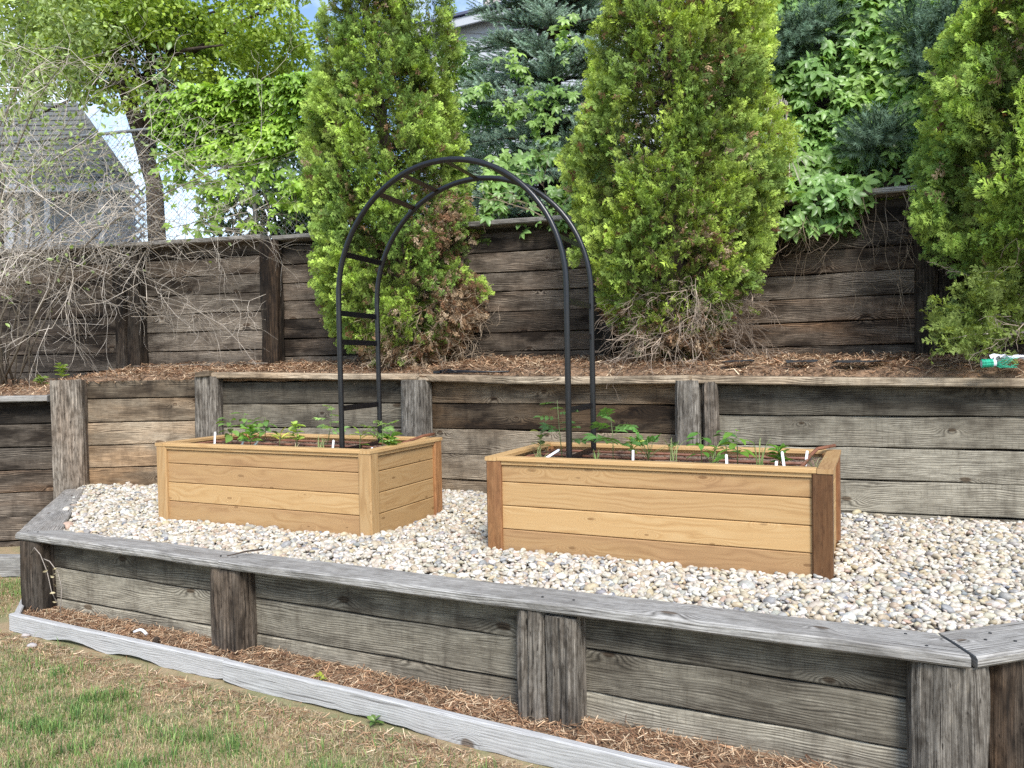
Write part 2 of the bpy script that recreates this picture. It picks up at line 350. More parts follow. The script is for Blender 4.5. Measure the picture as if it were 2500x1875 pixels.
def bay(root, A, B, joints, mat, tints, thick=.05, off=0., saw=0, name="plank_panel"):
    """One bay of planks between two posts; joints listed bottom to top."""
    mb = MB(); d = (B - A); L = d.length; d = d / L; n = Vector((-d.y, d.x, 0))
    for i in range(len(joints) - 1):
        z0, z1 = joints[i] + .004, joints[i + 1] - .004
        jit = R.uniform(-.006, .006)
        mb.box(A + n * (off + jit) + Z3 * z0, d * L, n * thick, Z3 * (z1 - z0), tints[i % len(tints)], ch=.006, seg=max(6, int(L / .15)), wob=.007)
    o = mb.build(name, mat, root)
    back = MB(); back.box(A + n * (off + thick + .012) + Z3 * joints[0], d * L, n * .03, Z3 * (joints[-1] - joints[0]), (.25, .3, 1), ch=.002)
    o2 = back.build("backing_board", M['dark_timber'], root)
    return o

# ---- low front wall with the broad cap
fw = thing("retaining_wall", "low grey timber wall with a broad cap, holding the pebble bed above the lawn", "retaining wall", fp(2.8, .06, -.56))
# planks
G = lambda r, g, b: (r, g, b)
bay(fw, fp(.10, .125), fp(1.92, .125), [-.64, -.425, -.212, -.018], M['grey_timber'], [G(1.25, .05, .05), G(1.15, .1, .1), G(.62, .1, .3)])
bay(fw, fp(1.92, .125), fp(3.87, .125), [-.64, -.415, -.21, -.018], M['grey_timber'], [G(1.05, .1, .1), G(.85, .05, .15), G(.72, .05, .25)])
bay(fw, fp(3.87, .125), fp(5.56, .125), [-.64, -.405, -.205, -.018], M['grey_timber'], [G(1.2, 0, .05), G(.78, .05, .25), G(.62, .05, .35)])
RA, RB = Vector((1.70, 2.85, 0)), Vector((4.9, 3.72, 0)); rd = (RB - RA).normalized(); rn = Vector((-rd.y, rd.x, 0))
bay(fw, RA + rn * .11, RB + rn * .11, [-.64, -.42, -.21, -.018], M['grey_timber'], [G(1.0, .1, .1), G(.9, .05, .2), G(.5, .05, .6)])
LA, LB = Vector((-3.388, 5.293, 0)), Vector((-4.15, 7.2, 0)); ld = (LB - LA).normalized(); ln_ = Vector((ld.y, -ld.x, 0))
bay(fw, LB + ln_ * .05, LA + ln_ * .05 + ld * .2, [-.62, -.40, -.19, -.012], M['grey_timber'], [G(.8, .1, .3)], off=0)
ang = math.atan2(FD.y, FD.x)
def post(root, c, z0, z1, w_, d_, a, tint, mat='post_timber', **kw):
    mb = MB(); mb.post(c, z0, z1, w_, d_, a, tint, **kw); return mb.build("post", M[mat], root)
post(fw, fp(.115, .10), -.64, -.022, .23, .19, ang, G(.50, .55, .55), rough=.012)
post(fw, fp(1.925, .095), -.64, -.022, .25, .21, ang, G(.78, .38, .32), rough=.016, groove=((-1.9, .02, .1), (-1.2, .015, .08)))
post(fw, fp(3.85, .08), -.64, -.024, .150, .16, ang, G(.92, .12, .08), rough=.010, groove=((-1.75, .022, .06), (-1.3, .015, .05)), lean=(.006, 0))
post(fw, fp(4.005, .08), -.64, -.034, .150, .16, ang, G(.95, .08, .10), rough=.010, groove=((-1.85, .025, .06), (-1.35, .015, .05)))
post(fw, fp(5.535, .125), -.62, -.024, .255, .22, ang, G(.80, .05, .12), rough=.014, power=3.4, groove=((-1.2, .02, .09), (-2.1, .012, .07)))
post(fw, (1.835, 2.975), -.62, -.03, .15, .17, .25, G(.55, .85, .35), rough=.012, power=3.2, groove=((-1.4, .03, .06),))
# cap boards (the corner ends are cut at an angle)
def cap(root, outline, z, th, tint, mat, wob=.006, seg=10, bow=0., name="cap_board", zb=None):
    """outline: outer start, outer end, inner end, inner start."""
    a, b, c, d = [Vector((p[0], p[1], 0)) for p in outline]; mb = MB(); rings = []; sd = R.uniform(0, 99)
    for i in range(seg + 1):
        t = i / seg; o_, n_ = a.lerp(b, t), d.lerp(c, t); w_ = (n_ - o_); wl = w_.length; w_ = w_ / wl
        zz = (z if zb is None else z + (zb - z) * t) + bow * 4 * t * (1 - t) + wob * .8 * mnoise.noise(Vector((t * 4, sd, 1)))
        e = wob * 1.3 * mnoise.noise(Vector((t * 9, sd, 2))); e2 = wob * mnoise.noise(Vector((t * 23, sd, 5)))
        pr = [(.010 + e, zz - th), (wl - .006, zz - th), (wl, zz - th + .006), (wl, zz - .006), (wl - .008, zz), (wl * .5, zz + .002), (.012 + e, zz), (e + e2, zz - .010), (e - e2, zz - th + .010)]
        rings.append([o_ + w_ * p + Z3 * q for p, q in pr])
    if (b - a).cross(d - a).z > 0: rings = [list(reversed(r)) for r in rings]
    rings = [list(reversed(r)) for r in rings]
    mb.sweep(rings, tint); return mb.build(name, M[mat], root)
S1 = 1.925
cap(fw, (fp(-.0, -.0), fp(S1 - .006, -.022), fp(S1 + .05, .178), fp(.225, .175)), .032, .048, G(.98, .12, .05), 'silver_timber', seg=40)
cap(fw, (fp(S1, -.028), fp(5.608, .002), fp(5.498, .222), fp(S1 + .056, .178)), .034, .050, G(.95, .06, .04), 'silver_timber', seg=70)
cap(fw, (fp(5.63, .014), RB + rn * 0, RB + rn * .23, fp(5.512, .25)), .030, .044, G(.92, .10, .04), 'silver_timber', seg=24)
cap(fw, (LA + ld * .005, LB, LB + ln_ * .17, fp(.215, .185)), .029, .045, G(.92, .30, .06), 'silver_timber', seg=20)
mb = MB()                                                               # raw sawn end of the long cap at the corner
nail = MB()
for s_, n_ in ((1.86, .05), (1.98, .06), (FL - .13, .05), (FL - .20, .16), (3.9, .05), (4.05, .06), (.15, .06)):
    p = fp(s_, n_, .034); nail.tube([p, p + Z3 * .004], .006, 8)
for p in ((1.78, 2.95), (1.88, 2.93), (1.84, 3.02)): nail.tube([Vector((*p, .03)), Vector((*p, .036))], .006, 8)
nail.build("nail_heads", M['fabric'], fw)

# ---- edging boards standing on edge along the lawn
def edging(pts, h, th, tint, label, zb=-.57, wav=.02, mat='pale_timber', topz=None):
    zb += .012; pts = [Vector(q) + FN * .028 for q in pts]
    A, B = Vector(pts[0]), Vector(pts[1]); d = B - A; L = d.length; d /= L; n = Vector((-d.y, d.x, 0)); m = int(L / .03); mb = MB(); rings = []; sd = R.uniform(0, 99)
    for i in range(m + 1):
        t = i / m; c = A + d * (L * t); nz = mnoise.noise(Vector((t * L * 1.6, sd, 0)))
        gap = max(0., wav * 2.2 * (mnoise.noise(Vector((t * L * 2.1, sd, 4))) + .12)) + .006 * mnoise.noise(Vector((t * L * 14, sd, 4)))
        zt = zb + h + .004 * nz; yy = .008 * mnoise.noise(Vector((t * L * 1.1, sd, 9))); e = .003 * mnoise.noise(Vector((t * L * 9, sd, 6)))
        pr = [(yy, zb + gap), (yy + th, zb), (yy + th, zt - .004), (yy + th - .006, zt), (yy + .008, zt + e), (yy, zt - .007 + e), (yy - .004 * nz, zb + h * .5)]
        rings.append([c + n * p + Z3 * q for p, q in pr])
    mb.sweep([list(reversed(r)) for r in [list(reversed(r)) for r in rings]], tint)
    o = mb.build("edging_board", M[mat]); return tag(o, label, "edging board", "boards edging the lawn")
edging((fp(.20, -.205), fp(2.125, -.228)), .112, .042, G(1.02, 0, 0), "pale grey board on edge before the first bay, ending at the second post", wav=.03)
edging((fp(2.145, -.252), fp(5.9, -.40)), .118, .040, G(1.0, 0, 0), "longest pale board on edge in the lawn, in front of the split double post", wav=.024)
edging((Vector((-4.25, 7.0, 0)), fp(.185, -.165)), .10, .04, G(.95, 0, 0), "short board on edge running back along the end of the low wall")
edging((Vector((-6.6, 6.62, 0)), Vector((-3.95, 6.32, 0))), .17, .10, G(.9, 0, .05), "weathered beam on the grass before the dark wall at the left edge", mat='silver_timber')

# ---- middle wall
mw = thing("retaining_wall", "middle timber wall behind the two planters, grey to red-brown planks under a sun-bleached cap", "retaining wall", MID[2])
MJ = [-.12, .10, .325, .55, .772, .985]
T1 = [G(.85, .8, .1), G(1.05, .7, .12), G(1.15, .45, .06), G(.95, .45, .2), G(.62, .45, .3)]
bay(mw, MID[0] + Vector((.02, 0, 0)), MID[1], [-.12, -.02, .178, .397, .617, .847, 1.022], M['tan_timber'], [G(.8, .9, .1), G(.9, .9, .05), G(1.02, .6, .05), G(1.12, .4, .02), G(.85, .45, .25), G(.52, .4, .35)])
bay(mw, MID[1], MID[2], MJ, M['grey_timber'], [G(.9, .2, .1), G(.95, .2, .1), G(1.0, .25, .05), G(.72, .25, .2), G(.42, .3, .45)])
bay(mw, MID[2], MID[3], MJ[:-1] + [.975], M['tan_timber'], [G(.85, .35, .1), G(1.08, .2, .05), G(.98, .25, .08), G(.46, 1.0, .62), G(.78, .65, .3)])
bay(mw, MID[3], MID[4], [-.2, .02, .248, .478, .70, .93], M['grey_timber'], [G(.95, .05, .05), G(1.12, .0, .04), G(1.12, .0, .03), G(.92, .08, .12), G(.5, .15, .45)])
def mang(i): d = MID[i + 1] - MID[i]; return math.atan2(d.y, d.x)
post(mw, (-4.255, 7.53), -.56, 1.035, .295, .17, .05, G(1.18, .35, .03), power=9, rough=.006, groove=((-1.62, .03, .035),), n=40)
post(mw, (-2.92, 7.55), -.1, 1.045, .25, .17, -.2, G(.98, .12, .05), power=4, rough=.008, groove=((-1.3, .02, .05), (-1.8, .015, .05)))
post(mw, (-.85, 6.95), -.1, .985, .265, .2, -.35, G(1.0, .05, .02), power=3.0, rough=.008, groove=((-1.5, .012, .06),))
post(mw, (1.325, 5.885), -.1, .965, .185, .17, -.42, G(.98, .1, .05), power=3.5, rough=.008, groove=((-1.5, .02, .05),))
post(mw, (1.475, 5.835), -.1, .955, .12, .15, -.42, G(.90, .3, .1), power=3, rough=.01)
def offs(p, i, o): d = (MID[i + 1] - MID[i]).normalized(); return p + Vector((d.y, -d.x, 0)) * o
cap(mw, (offs(Vector((-2.95, 7.62, 0)), 1, .11), offs(Vector((-.80, 7.035, 0)), 1, .11), offs(Vector((-.74, 7.02, 0)), 1, -.12), offs(Vector((-2.9, 7.61, 0)), 1, -.10)), 1.085, .055, G(1.25, .35, .0), 'tan_timber', zb=1.035, seg=30)
cap(mw, (offs(Vector((-.79, 7.02, 0)), 2, .12), offs(Vector((1.37, 5.935, 0)), 2, .12), offs(Vector((1.45, 5.9, 0)), 2, -.13), offs(Vector((-.70, 6.97, 0)), 2, -.13)), 1.038, .060, G(1.25, .3, .0), 'tan_timber', bow=-.018, zb=1.005, seg=30)
cap(mw, (offs(Vector((1.38, 5.932, 0)), 3, .12), offs(MID[4], 3, .12), offs(MID[4], 3, -.12), offs(Vector((1.46, 5.90, 0)), 3, -.12)), .998, .058, G(1.15, .25, .0), 'tan_timber', zb=.915, seg=30)

# ---- dark wall at the left edge
lw = thing("retaining_wall", "dark blackened plank wall left of the wide post, its base down at the lawn", "retaining wall", LEFTW[1] + Z3 * -.56)
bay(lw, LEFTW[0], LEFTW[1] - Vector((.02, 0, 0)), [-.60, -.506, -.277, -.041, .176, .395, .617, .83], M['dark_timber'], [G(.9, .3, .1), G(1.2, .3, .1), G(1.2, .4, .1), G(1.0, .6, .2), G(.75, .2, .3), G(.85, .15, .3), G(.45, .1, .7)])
cap(lw, (LEFTW[0] + Vector((0, -.13, 0)), LEFTW[1] + Vector((-.02, -.13, 0)), LEFTW[1] + Vector((-.02, .06, 0)), LEFTW[0] + Vector((0, .06, 0))), .893, .058, G(.85, .2, .05), 'silver_timber', seg=20)

# ---- tall upper wall behind the conifers
uw = thing("retaining_wall", "tall dark timber wall behind the conifers at the back of the upper terrace", "retaining wall", UP[3] + Z3 * 1.1)
UJ = [.9, 1.11, 1.318, 1.53, 1.733, 1.94, 2.147, 2.344, 2.50]
def utint(br, n=8): return [G(br * R.uniform(.7, 1.3), R.uniform(.1, .35), R.uniform(.15, .5)) for _ in range(n)]
bay(uw, UP[0], UP[1], UJ, M['dark_timber'], utint(1.1), off=.02)
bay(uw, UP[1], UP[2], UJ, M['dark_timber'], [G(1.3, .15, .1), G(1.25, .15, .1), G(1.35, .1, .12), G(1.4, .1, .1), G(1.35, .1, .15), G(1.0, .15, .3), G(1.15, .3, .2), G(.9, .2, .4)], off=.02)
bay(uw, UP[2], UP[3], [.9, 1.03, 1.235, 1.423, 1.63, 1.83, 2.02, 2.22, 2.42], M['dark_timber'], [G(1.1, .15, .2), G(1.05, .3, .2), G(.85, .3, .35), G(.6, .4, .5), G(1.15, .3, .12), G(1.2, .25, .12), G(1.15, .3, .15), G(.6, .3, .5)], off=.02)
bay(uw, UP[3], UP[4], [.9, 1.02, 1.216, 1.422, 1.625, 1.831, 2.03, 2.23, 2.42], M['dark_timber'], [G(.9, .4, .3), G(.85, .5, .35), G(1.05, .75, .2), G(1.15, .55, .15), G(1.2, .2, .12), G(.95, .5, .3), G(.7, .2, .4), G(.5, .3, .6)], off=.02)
bay(uw, UP[4], UP[5], [.9, 1.02, 1.216, 1.422, 1.625, 1.831, 2.03, 2.23, 2.42], M['dark_timber'], utint(.9), off=.02)
def up_post(x, y, z1, w_, a, tint, **kw): post(uw, (x, y), .8, z1, w_, .18, a, tint, mat='post_timber', **kw)
up_post(-4.355, 8.86, 2.42, .155, -.2, G(.40, .55, .5)); up_post(-4.195, 8.82, 2.42, .15, -.2, G(.34, .6, .6))
up_post(-2.55, 8.42, 2.475, .20, -.25, G(.27, .95, .45), power=4)
up_post(.86, 7.45, 2.42, .20, -.35, G(.3, .3, .6))
up_post(3.345, 6.32, 2.45, .16, -.42, G(.33, .5, .5)); up_post(3.475, 6.27, 2.45, .13, -.42, G(.28, .5, .6))
for a, b, br, e0, e1, zz in ((0, 1, .75, .0, .0, 2.555), (1, 2, .85, .0, .08, 2.545), (2, 3, .7, -.06, 0., 2.52), (3, 4, 1.1, 0, 0, 2.485), (4, 5, .8, 0, 0, 2.48)):
    d = (UP[b] - UP[a]).normalized(); n = Vector((-d.y, d.x, 0)); A, B = UP[a] - d * e0, UP[b] + d * e1 * -1
    cap(uw, (A - n * .12, B - n * .12, B + n * .10, A + n * .10), zz, .05, G(br, .2, .1), 'silver_timber', seg=30, wob=.01)

# ---- terrace earth, front strip, bank
def strip(name, lo, hi, zl, zh, mat, nx=140, ny=14, amp=.02, kind='structure', edge=0.):
    V, F = [], []
    def along(P, t):
        seg = [(P[i + 1] - P[i]).length for i in range(len(P) - 1)]; L = sum(seg) * t
        for i, s_ in enumerate(seg):
            if L <= s_ or i == len(seg) - 1: return P[i].lerp(P[i + 1], L / s_)
            L -= s_
    for i in range(nx + 1):
        for j in range(ny + 1):
            a, b = along(lo, i / nx), along(hi, i / nx); t = j / ny; p = a.lerp(b, t)
            z0 = zl(p) if callable(zl) else zl; z1 = zh(p) if callable(zh) else zh
            z = z0 + (z1 - z0) * t - edge * math.exp(-t * 22) + amp * (mnoise.noise(Vector((p.x * 3, p.y * 3, 0))) + .5 * mnoise.noise(Vector((p.x * 11, p.y * 11, 3))))
            V.append((p.x, p.y, z))
    for i in range(nx):
        for j in range(ny):
            a = i * (ny + 1) + j; F.append((a, a + ny + 1, a + ny + 2, a + 1))
    me = bpy.data.meshes.new(name); me.from_pydata(V, [], F); me.materials.append(mat); me.polygons.foreach_set("use_smooth", [True] * len(F))
    o = bpy.data.objects.new(name, me); COL.objects.link(o); return struct(o, kind)
def foot_z(x): return -.497 - .032 * min(1., max(0., (x + 1.35) / 1.2))    # the needle strip sinks to the right
def terr_z(x, y):                        # level of the needle litter on the upper terrace
    lowleft = 1.0 / (1 + math.exp((x + 4.45) * 7))
    right = min(1., max(0., (x - 1.0) / 4.4))
    return 1.065 - .155 * lowleft - .085 * right
strip("terrace_earth", [LEFTW[0]] + MID, UP, lambda p: terr_z(p.x, p.y), lambda p: terr_z(p.x, p.y) + .10, M['earth'], amp=.018, ny=46, edge=.075)
strip("wall_foot_earth", [fp(.1, -.132), fp(6.2, -.315)], [fp(.0, .13), fp(6.2, .13)], lambda p: foot_z(p.x) - .015, lambda p: foot_z(p.x), M['earth'], nx=160, ny=8, amp=.012)
strip("bank_earth", [p + Vector((0, .08, 0)) for p in UP], [Vector((-14, 30, 0)), Vector((14, 30, 0))], 2.50, 2.46, M['bankearth'], amp=.06)

# the bank rises behind the wall on the right
V, F = [], []; nx, ny = 40, 16
for i in range(nx + 1):
    for j in range(ny + 1):
        x = 1.5 + 5.5 * i / nx; t = j / ny; e = min(1, max(0, (x - 1.6) / .7)); y0 = float(np.interp(x, [p.x for p in UP], [p.y for p in UP])) + .10
        V.append((x, y0 + 2.2 * t, 2.48 + e * (2.5 * t ** .85) + .08 * mnoise.noise(Vector((x * 2, t * 4, 0))) * t))
for i in range(nx):
    for j in range(ny): a = i * (ny + 1) + j; F.append((a, a + ny + 1, a + ny + 2, a + 1))
me = bpy.data.meshes.new("bank_slope"); me.from_pydata(V, [], F); me.materials.append(M['bankearth']); o = bpy.data.objects.new("bank_slope", me); COL.objects.link(o); struct(o)
# ------------------------------------------------------------ raised cedar planters
YAW = -0.437; PD = Vector((math.cos(YAW), math.sin(YAW), 0)); PN = Vector((-PD.y, PD.x, 0)); PL, PW, PH = 1.93, .917, .56
PO = {'far': Vector((-2.6713, 5.8474, .012)), 'near': Vector((-.1668, 4.6945, 0))}
SOILZ = .512
def pp(which, s, t, z=0.): return PO[which] + PD * s + PN * t + Vector((0, 0, z))
def planter(which, label, front, side, legs, caps):
    root = thing("raised_planter", label, "planter", pp(which, PL / 2, PW / 2), "raised planters on the pebbles")
    lw_ = .098
    for i, (s, t) in enumerate(((0, 0), (PL - lw_, 0), (PL - lw_, PW - lw_), (0, PW - lw_))):
        mb = MB(); mb.box(pp(which, s, t, -.06), Z3 * (PH - .024 + .06), PD * lw_, PN * lw_, legs[i], ch=.008, seg=6); mb.build("corner_post", M['cedar_post'] if legs[i][1] > .3 else M['cedar'], root)
    zs = [-.03, .127, .267, .409, .512]
    for si, (o_, X, Y, tints) in enumerate((((lw_, .022), PD * (PL - 2 * lw_), PN * .03, front), ((lw_, PW - .022), PD * (PL - 2 * lw_), PN * -.03, front),
                               ((PL - .022, lw_), PN * (PW - 2 * lw_), PD * -.03, side), ((.022, lw_), PN * (PW - 2 * lw_), PD * .03, side))):
        mb = MB()
        for k_ in range(4): mb.box(pp(which, *o_, zs[k_] + .0018), X, Y, Z3 * (zs[k_ + 1] - zs[k_] - .0036), tints[k_], ch=.0045, seg=8)
        mb.build("side_panel", M['cedar'], root)
        mb = MB(); mb.box(pp(which, *o_, .5135) - Y.normalized() * .013, X, Y * 1.2, Z3 * (.0215), (1.08, .1, 0), ch=.002, seg=4); mb.build("trim_rail", M['cedar'], root)
    cw = .078; e = .004; z = PH - .024
    def cp(s0, t0, X, Y, ti): 
        mb = MB(); mb.box(pp(which, s0, t0, z), X, Y, Z3 * .024, ti, ch=.003, seg=8); mb.build("cap_rail", M['cedar'], root)
    cp(cw - e + .002, -e, PD * (PL - 2 * cw + 2 * e - .004), PN * cw, caps[0]); cp(cw - e + .002, PW + e - cw, PD * (PL - 2 * cw + 2 * e - .004), PN * cw, caps[0])
    cp(-e, -e, PN * (PW + 2 * e), PD * cw, caps[1]); cp(PL + e - cw, -e, PN * (PW + 2 * e), PD * cw, caps[2])
    # soil
    V, F = [], []; nx, ny = 90, 44
    for i in range(nx + 1):
        for j in range(ny + 1):
            p = pp(which, .05 + (PL - .1) * i / nx, .05 + (PW - .1) * j / ny)
            z_ = SOILZ + .010 * mnoise.noise(Vector((p.x * 7, p.y * 7, 0))) + .007 * mnoise.noise(Vector((p.x * 24, p.y * 24, 2))) + .004 * mnoise.noise(Vector((p.x * 70, p.y * 70, 5)))
            V.append((p.x, p.y, z_ + PO[which].z))
    for i in range(nx):
        for j in range(ny): a = i * (ny + 1) + j; F.append((a, a + ny + 1, a + ny + 2, a + 1))
    raw("planter_soil", V, F, M['soil'], smooth=True)['kind'] = 'stuff'
    rng = np.random.default_rng(5 if which == 'far' else 6); n = 1100      # bark crumbs and bits of straw on the soil
    T = np.array([tuple(pp(which, *q, SOILZ + .006)) for q in zip(rng.uniform(.08, PL - .08, n), rng.uniform(.08, PW - .08, n))])
    P = np.array([(-.5, -.5, 0), (.5, -.4, .1), (.6, .5, 0), (-.4, .6, .15), (0, 0, .5)]); Fq = np.array([(0, 1, 4), (1, 2, 4), (2, 3, 4), (3, 0, 4)])
    Rm = frames(rng.normal(size=(n, 3)) * (1, 1, .4), rng) * (rng.uniform(.004, .017, n)[:, None, None] * np.array([.45, 1, .5])[None, None, :])
    c = np.array([(.15, .085, .055), (.09, .055, .04), (.24, .15, .10), (.46, .36, .24)])[rng.choice(4, n, p=[.4, .35, .2, .05])] * rng.uniform(.7, 1.2, (n, 1))
    V, F, C = scatter(P, Fq, Rm, T, c); raw("soil_crumbs", V, F, M['dry'], C)['kind'] = 'stuff'
    return root
planter('far', "cedar planter standing farther off, its tan corner post towards the gap between both planters",
        [G(.92, 1.0, 0), G(1.02, .05, 0), G(.94, .6, 0), G(.93, .75, 0)], [G(.85, .2, 0), G(.88, .12, 0), G(.86, .2, 0), G(.84, .3, 0)],
        [G(.92, .28, 0), G(.88, .29, 0), G(1.05, .6, 0), G(1.1, .5, 0)], [G(1.08, 0, 0), G(1.0, .3, 0), G(1.0, .05, 0)])
planter('near', "cedar planter standing nearer, with dark reddish-brown corner posts",
        [G(.88, 1.1, 0), G(1.04, .02, 0), G(.97, .3, 0), G(.93, .7, 0)], [G(.9, .3, 0), G(.9, .2, 0), G(.95, .2, 0), G(.9, .3, 0)],
        [G(.82, .75, 0), G(.50, 1.0, .35), G(.8, .9, 0), G(.9, .5, 0)], [G(1.08, .0, 0), G(1.05, .05, 0), G(.85, .6, 0)])

# ------------------------------------------------------------ black arch spanning the two planters
ARC = thing("garden_arch", "black tubular steel arch with flat rungs spanning from one planter to the other", "garden arch", (-.3, 5.2, .45))
def arch_frame(A, B, zc, r_y):
    A, B = Vector((*A, 0)), Vector((*B, 0)); c = (A + B) / 2; d = (B - A) / 2
    pts = [A + Z3 * z for z in np.linspace(.44, zc, 12)] 
    for k_ in range(1, 40): q = math.pi * k_ / 40; pts.append(c - d * math.cos(q) + Z3 * (zc + r_y * math.sin(q)))
    pts += [B + Z3 * z for z in np.linspace(zc, .44, 12)]
    return pts, (lambda q: c - d * math.cos(q) + Z3 * (zc + r_y * math.sin(q)))
ZC, RY = 1.575, .835
AF, AFB, AB, ABB = (-1.168, 5.344), (.333, 4.66), (-.9955, 5.859), (.531, 5.163)
pf, ff = arch_frame(AF, AFB, ZC, RY); pb, fb = arch_frame(AB, ABB, ZC, RY)
for p in (pf, pb): mb = MB(); mb.tube(p, .0185, 14); mb.build("hoop", M['black_steel'], ARC)
def rung(a, b, tdir):
    d = b - a; t = tdir.normalized(); n = d.cross(t).normalized(); mb = MB()
    mb.box(a - t * .019 - n * .0025, d, n * .005, t * .038, ch=.001); mb.build("rung", M['black_steel'], ARC)
for z in (.54, .83, 1.283, 1.48):
    rung(Vector((*AF, z)), Vector((*AB, z)), Z3); rung(Vector((*AFB, z)), Vector((*ABB, z)), Z3)
for q in (21, 54, 69, 91, 111, 126, 159):
    q = math.radians(q); rung(ff(q), fb(q), ff(q + .01) - ff(q - .01))

# ------------------------------------------------------------ drip irrigation tubes
def drip(which, label, rows, header, over):
    t_ = thing("drip_line", label, "drip tube", pp(which, PL / 2, PW / 2, SOILZ), "drip irrigation in the planters")
    z = SOILZ + .014
    for (t0, s0, s1) in rows:
        mb = MB(); n = 26
        mb.tube([pp(which, s0 + (s1 - s0) * i / n, t0 + .006 * mnoise.noise(Vector((i * .25, t0 * 9, 0))), z + .004 * mnoise.noise(Vector((i * .4, t0 * 7, 4)))) for i in range(n + 1)], .0085, 8); mb.build("branch_tube", M['drip'], t_)
    mb = MB(); mb.tube([pp(which, *p) for p in header], .0095, 8); mb.build("header_tube", M['drip'], t_)
    mb = MB(); mb.tube([pp(which, *p) for p in over], .0105, 8); mb.build("supply_tube", M['drip'], t_)
    return t_
z = SOILZ + .014
drip('far', "brown drip tubing in the far planter, its end over the rim's back corner", [(.20, .12, PL - .12), (.45, .12, PL - .12), (.70, .12, PL - .12)],
     [(.12, .12, z), (.12, .45, z), (.12, .78, z)], [(PL - .13, .14, z), (PL - .11, .40, z + .006), (PL - .09, .62, .562), (PL - .075, .78, .583), (PL - .06, PW - .01, .585)])
drip('near', "brown drip tubing in rows in the near planter, one end over the rim", [(.15, .16, PL - .16), (.24, .18, PL - .16), (.46, .18, PL - .16), (.70, .18, PL - .16)],
     [(.14, .13, z), (.15, .3, z + .004), (.16, .5, z), (.16, .74, z)], [(PL - .21, .12, z), (PL - .17, .25, z + .004), (PL - .16, .45, z + .01), (PL - .15, .62, z + .025), (PL - .12, .76, .578), (PL - .03, PW - .035, .588)])

# ------------------------------------------------------------ seedlings and plant labels
def leafP(n=4, w=.5, sag=.25, fold=.12, pw=1.0):
    V = []
    for i in range(n + 1):
        t = i / n; ww = w / 2 * (math.sin(math.pi * min(1, t ** pw * .96 + .04)) ** .8) if i < n else 0.0; z_ = -sag * t * t
        V += [(-ww, t, z_ + fold * ww * 2), (0, t, z_), (ww, t, z_ + fold * ww * 2)]
    F = []
    for i in range(n):
        a = 3 * i; F += [(a, a + 1, a + 4), (a, a + 4, a + 3), (a + 1, a + 2, a + 5), (a + 1, a + 5, a + 4)]
    return np.array(V, float), np.array(F)
LF = leafP(4, .52, .30, .15); LFN = leafP(3, .26, .25, .2); LFW = leafP(4, .75, .2, .25, .8)
def compound(n=7, w=.55):
    """A pinnate leaf: toothed leaflets in pairs along a midrib, with one at the tip."""
    P, F = leafP(3, .55, .25, .2); Vs, Fs, o = [], [], 0
    spots = [(0.0, .62, 0, .42)] 
    for k_ in range((n - 1) // 2): spots += [(s, .18 + .42 * k_ / max(1, (n - 1) // 2 - 1), s * 62, .30 + .07 * (k_ % 2)) for s in (-1, 1)]
    for (s, y, a, l) in spots:
        a = math.radians(-a); Q = P * l; ca, sa = math.cos(a), math.sin(a)
        V = np.stack([Q[:, 0] * ca - Q[:, 1] * sa, Q[:, 0] * sa + Q[:, 1] * ca + y, Q[:, 2] - .28 * y * y], 1); Vs.append(V); Fs.append(F + o); o += len(V)
    V = np.array([(-.012, 0, 0), (.012, 0, 0), (.008, .62, -.1), (-.008, .62, -.1)]); Vs.append(V); Fs.append(np.array([(0, 1, 2), (0, 2, 3)]) + o)
    return np.concatenate(Vs), np.concatenate(Fs)
CP = compound()
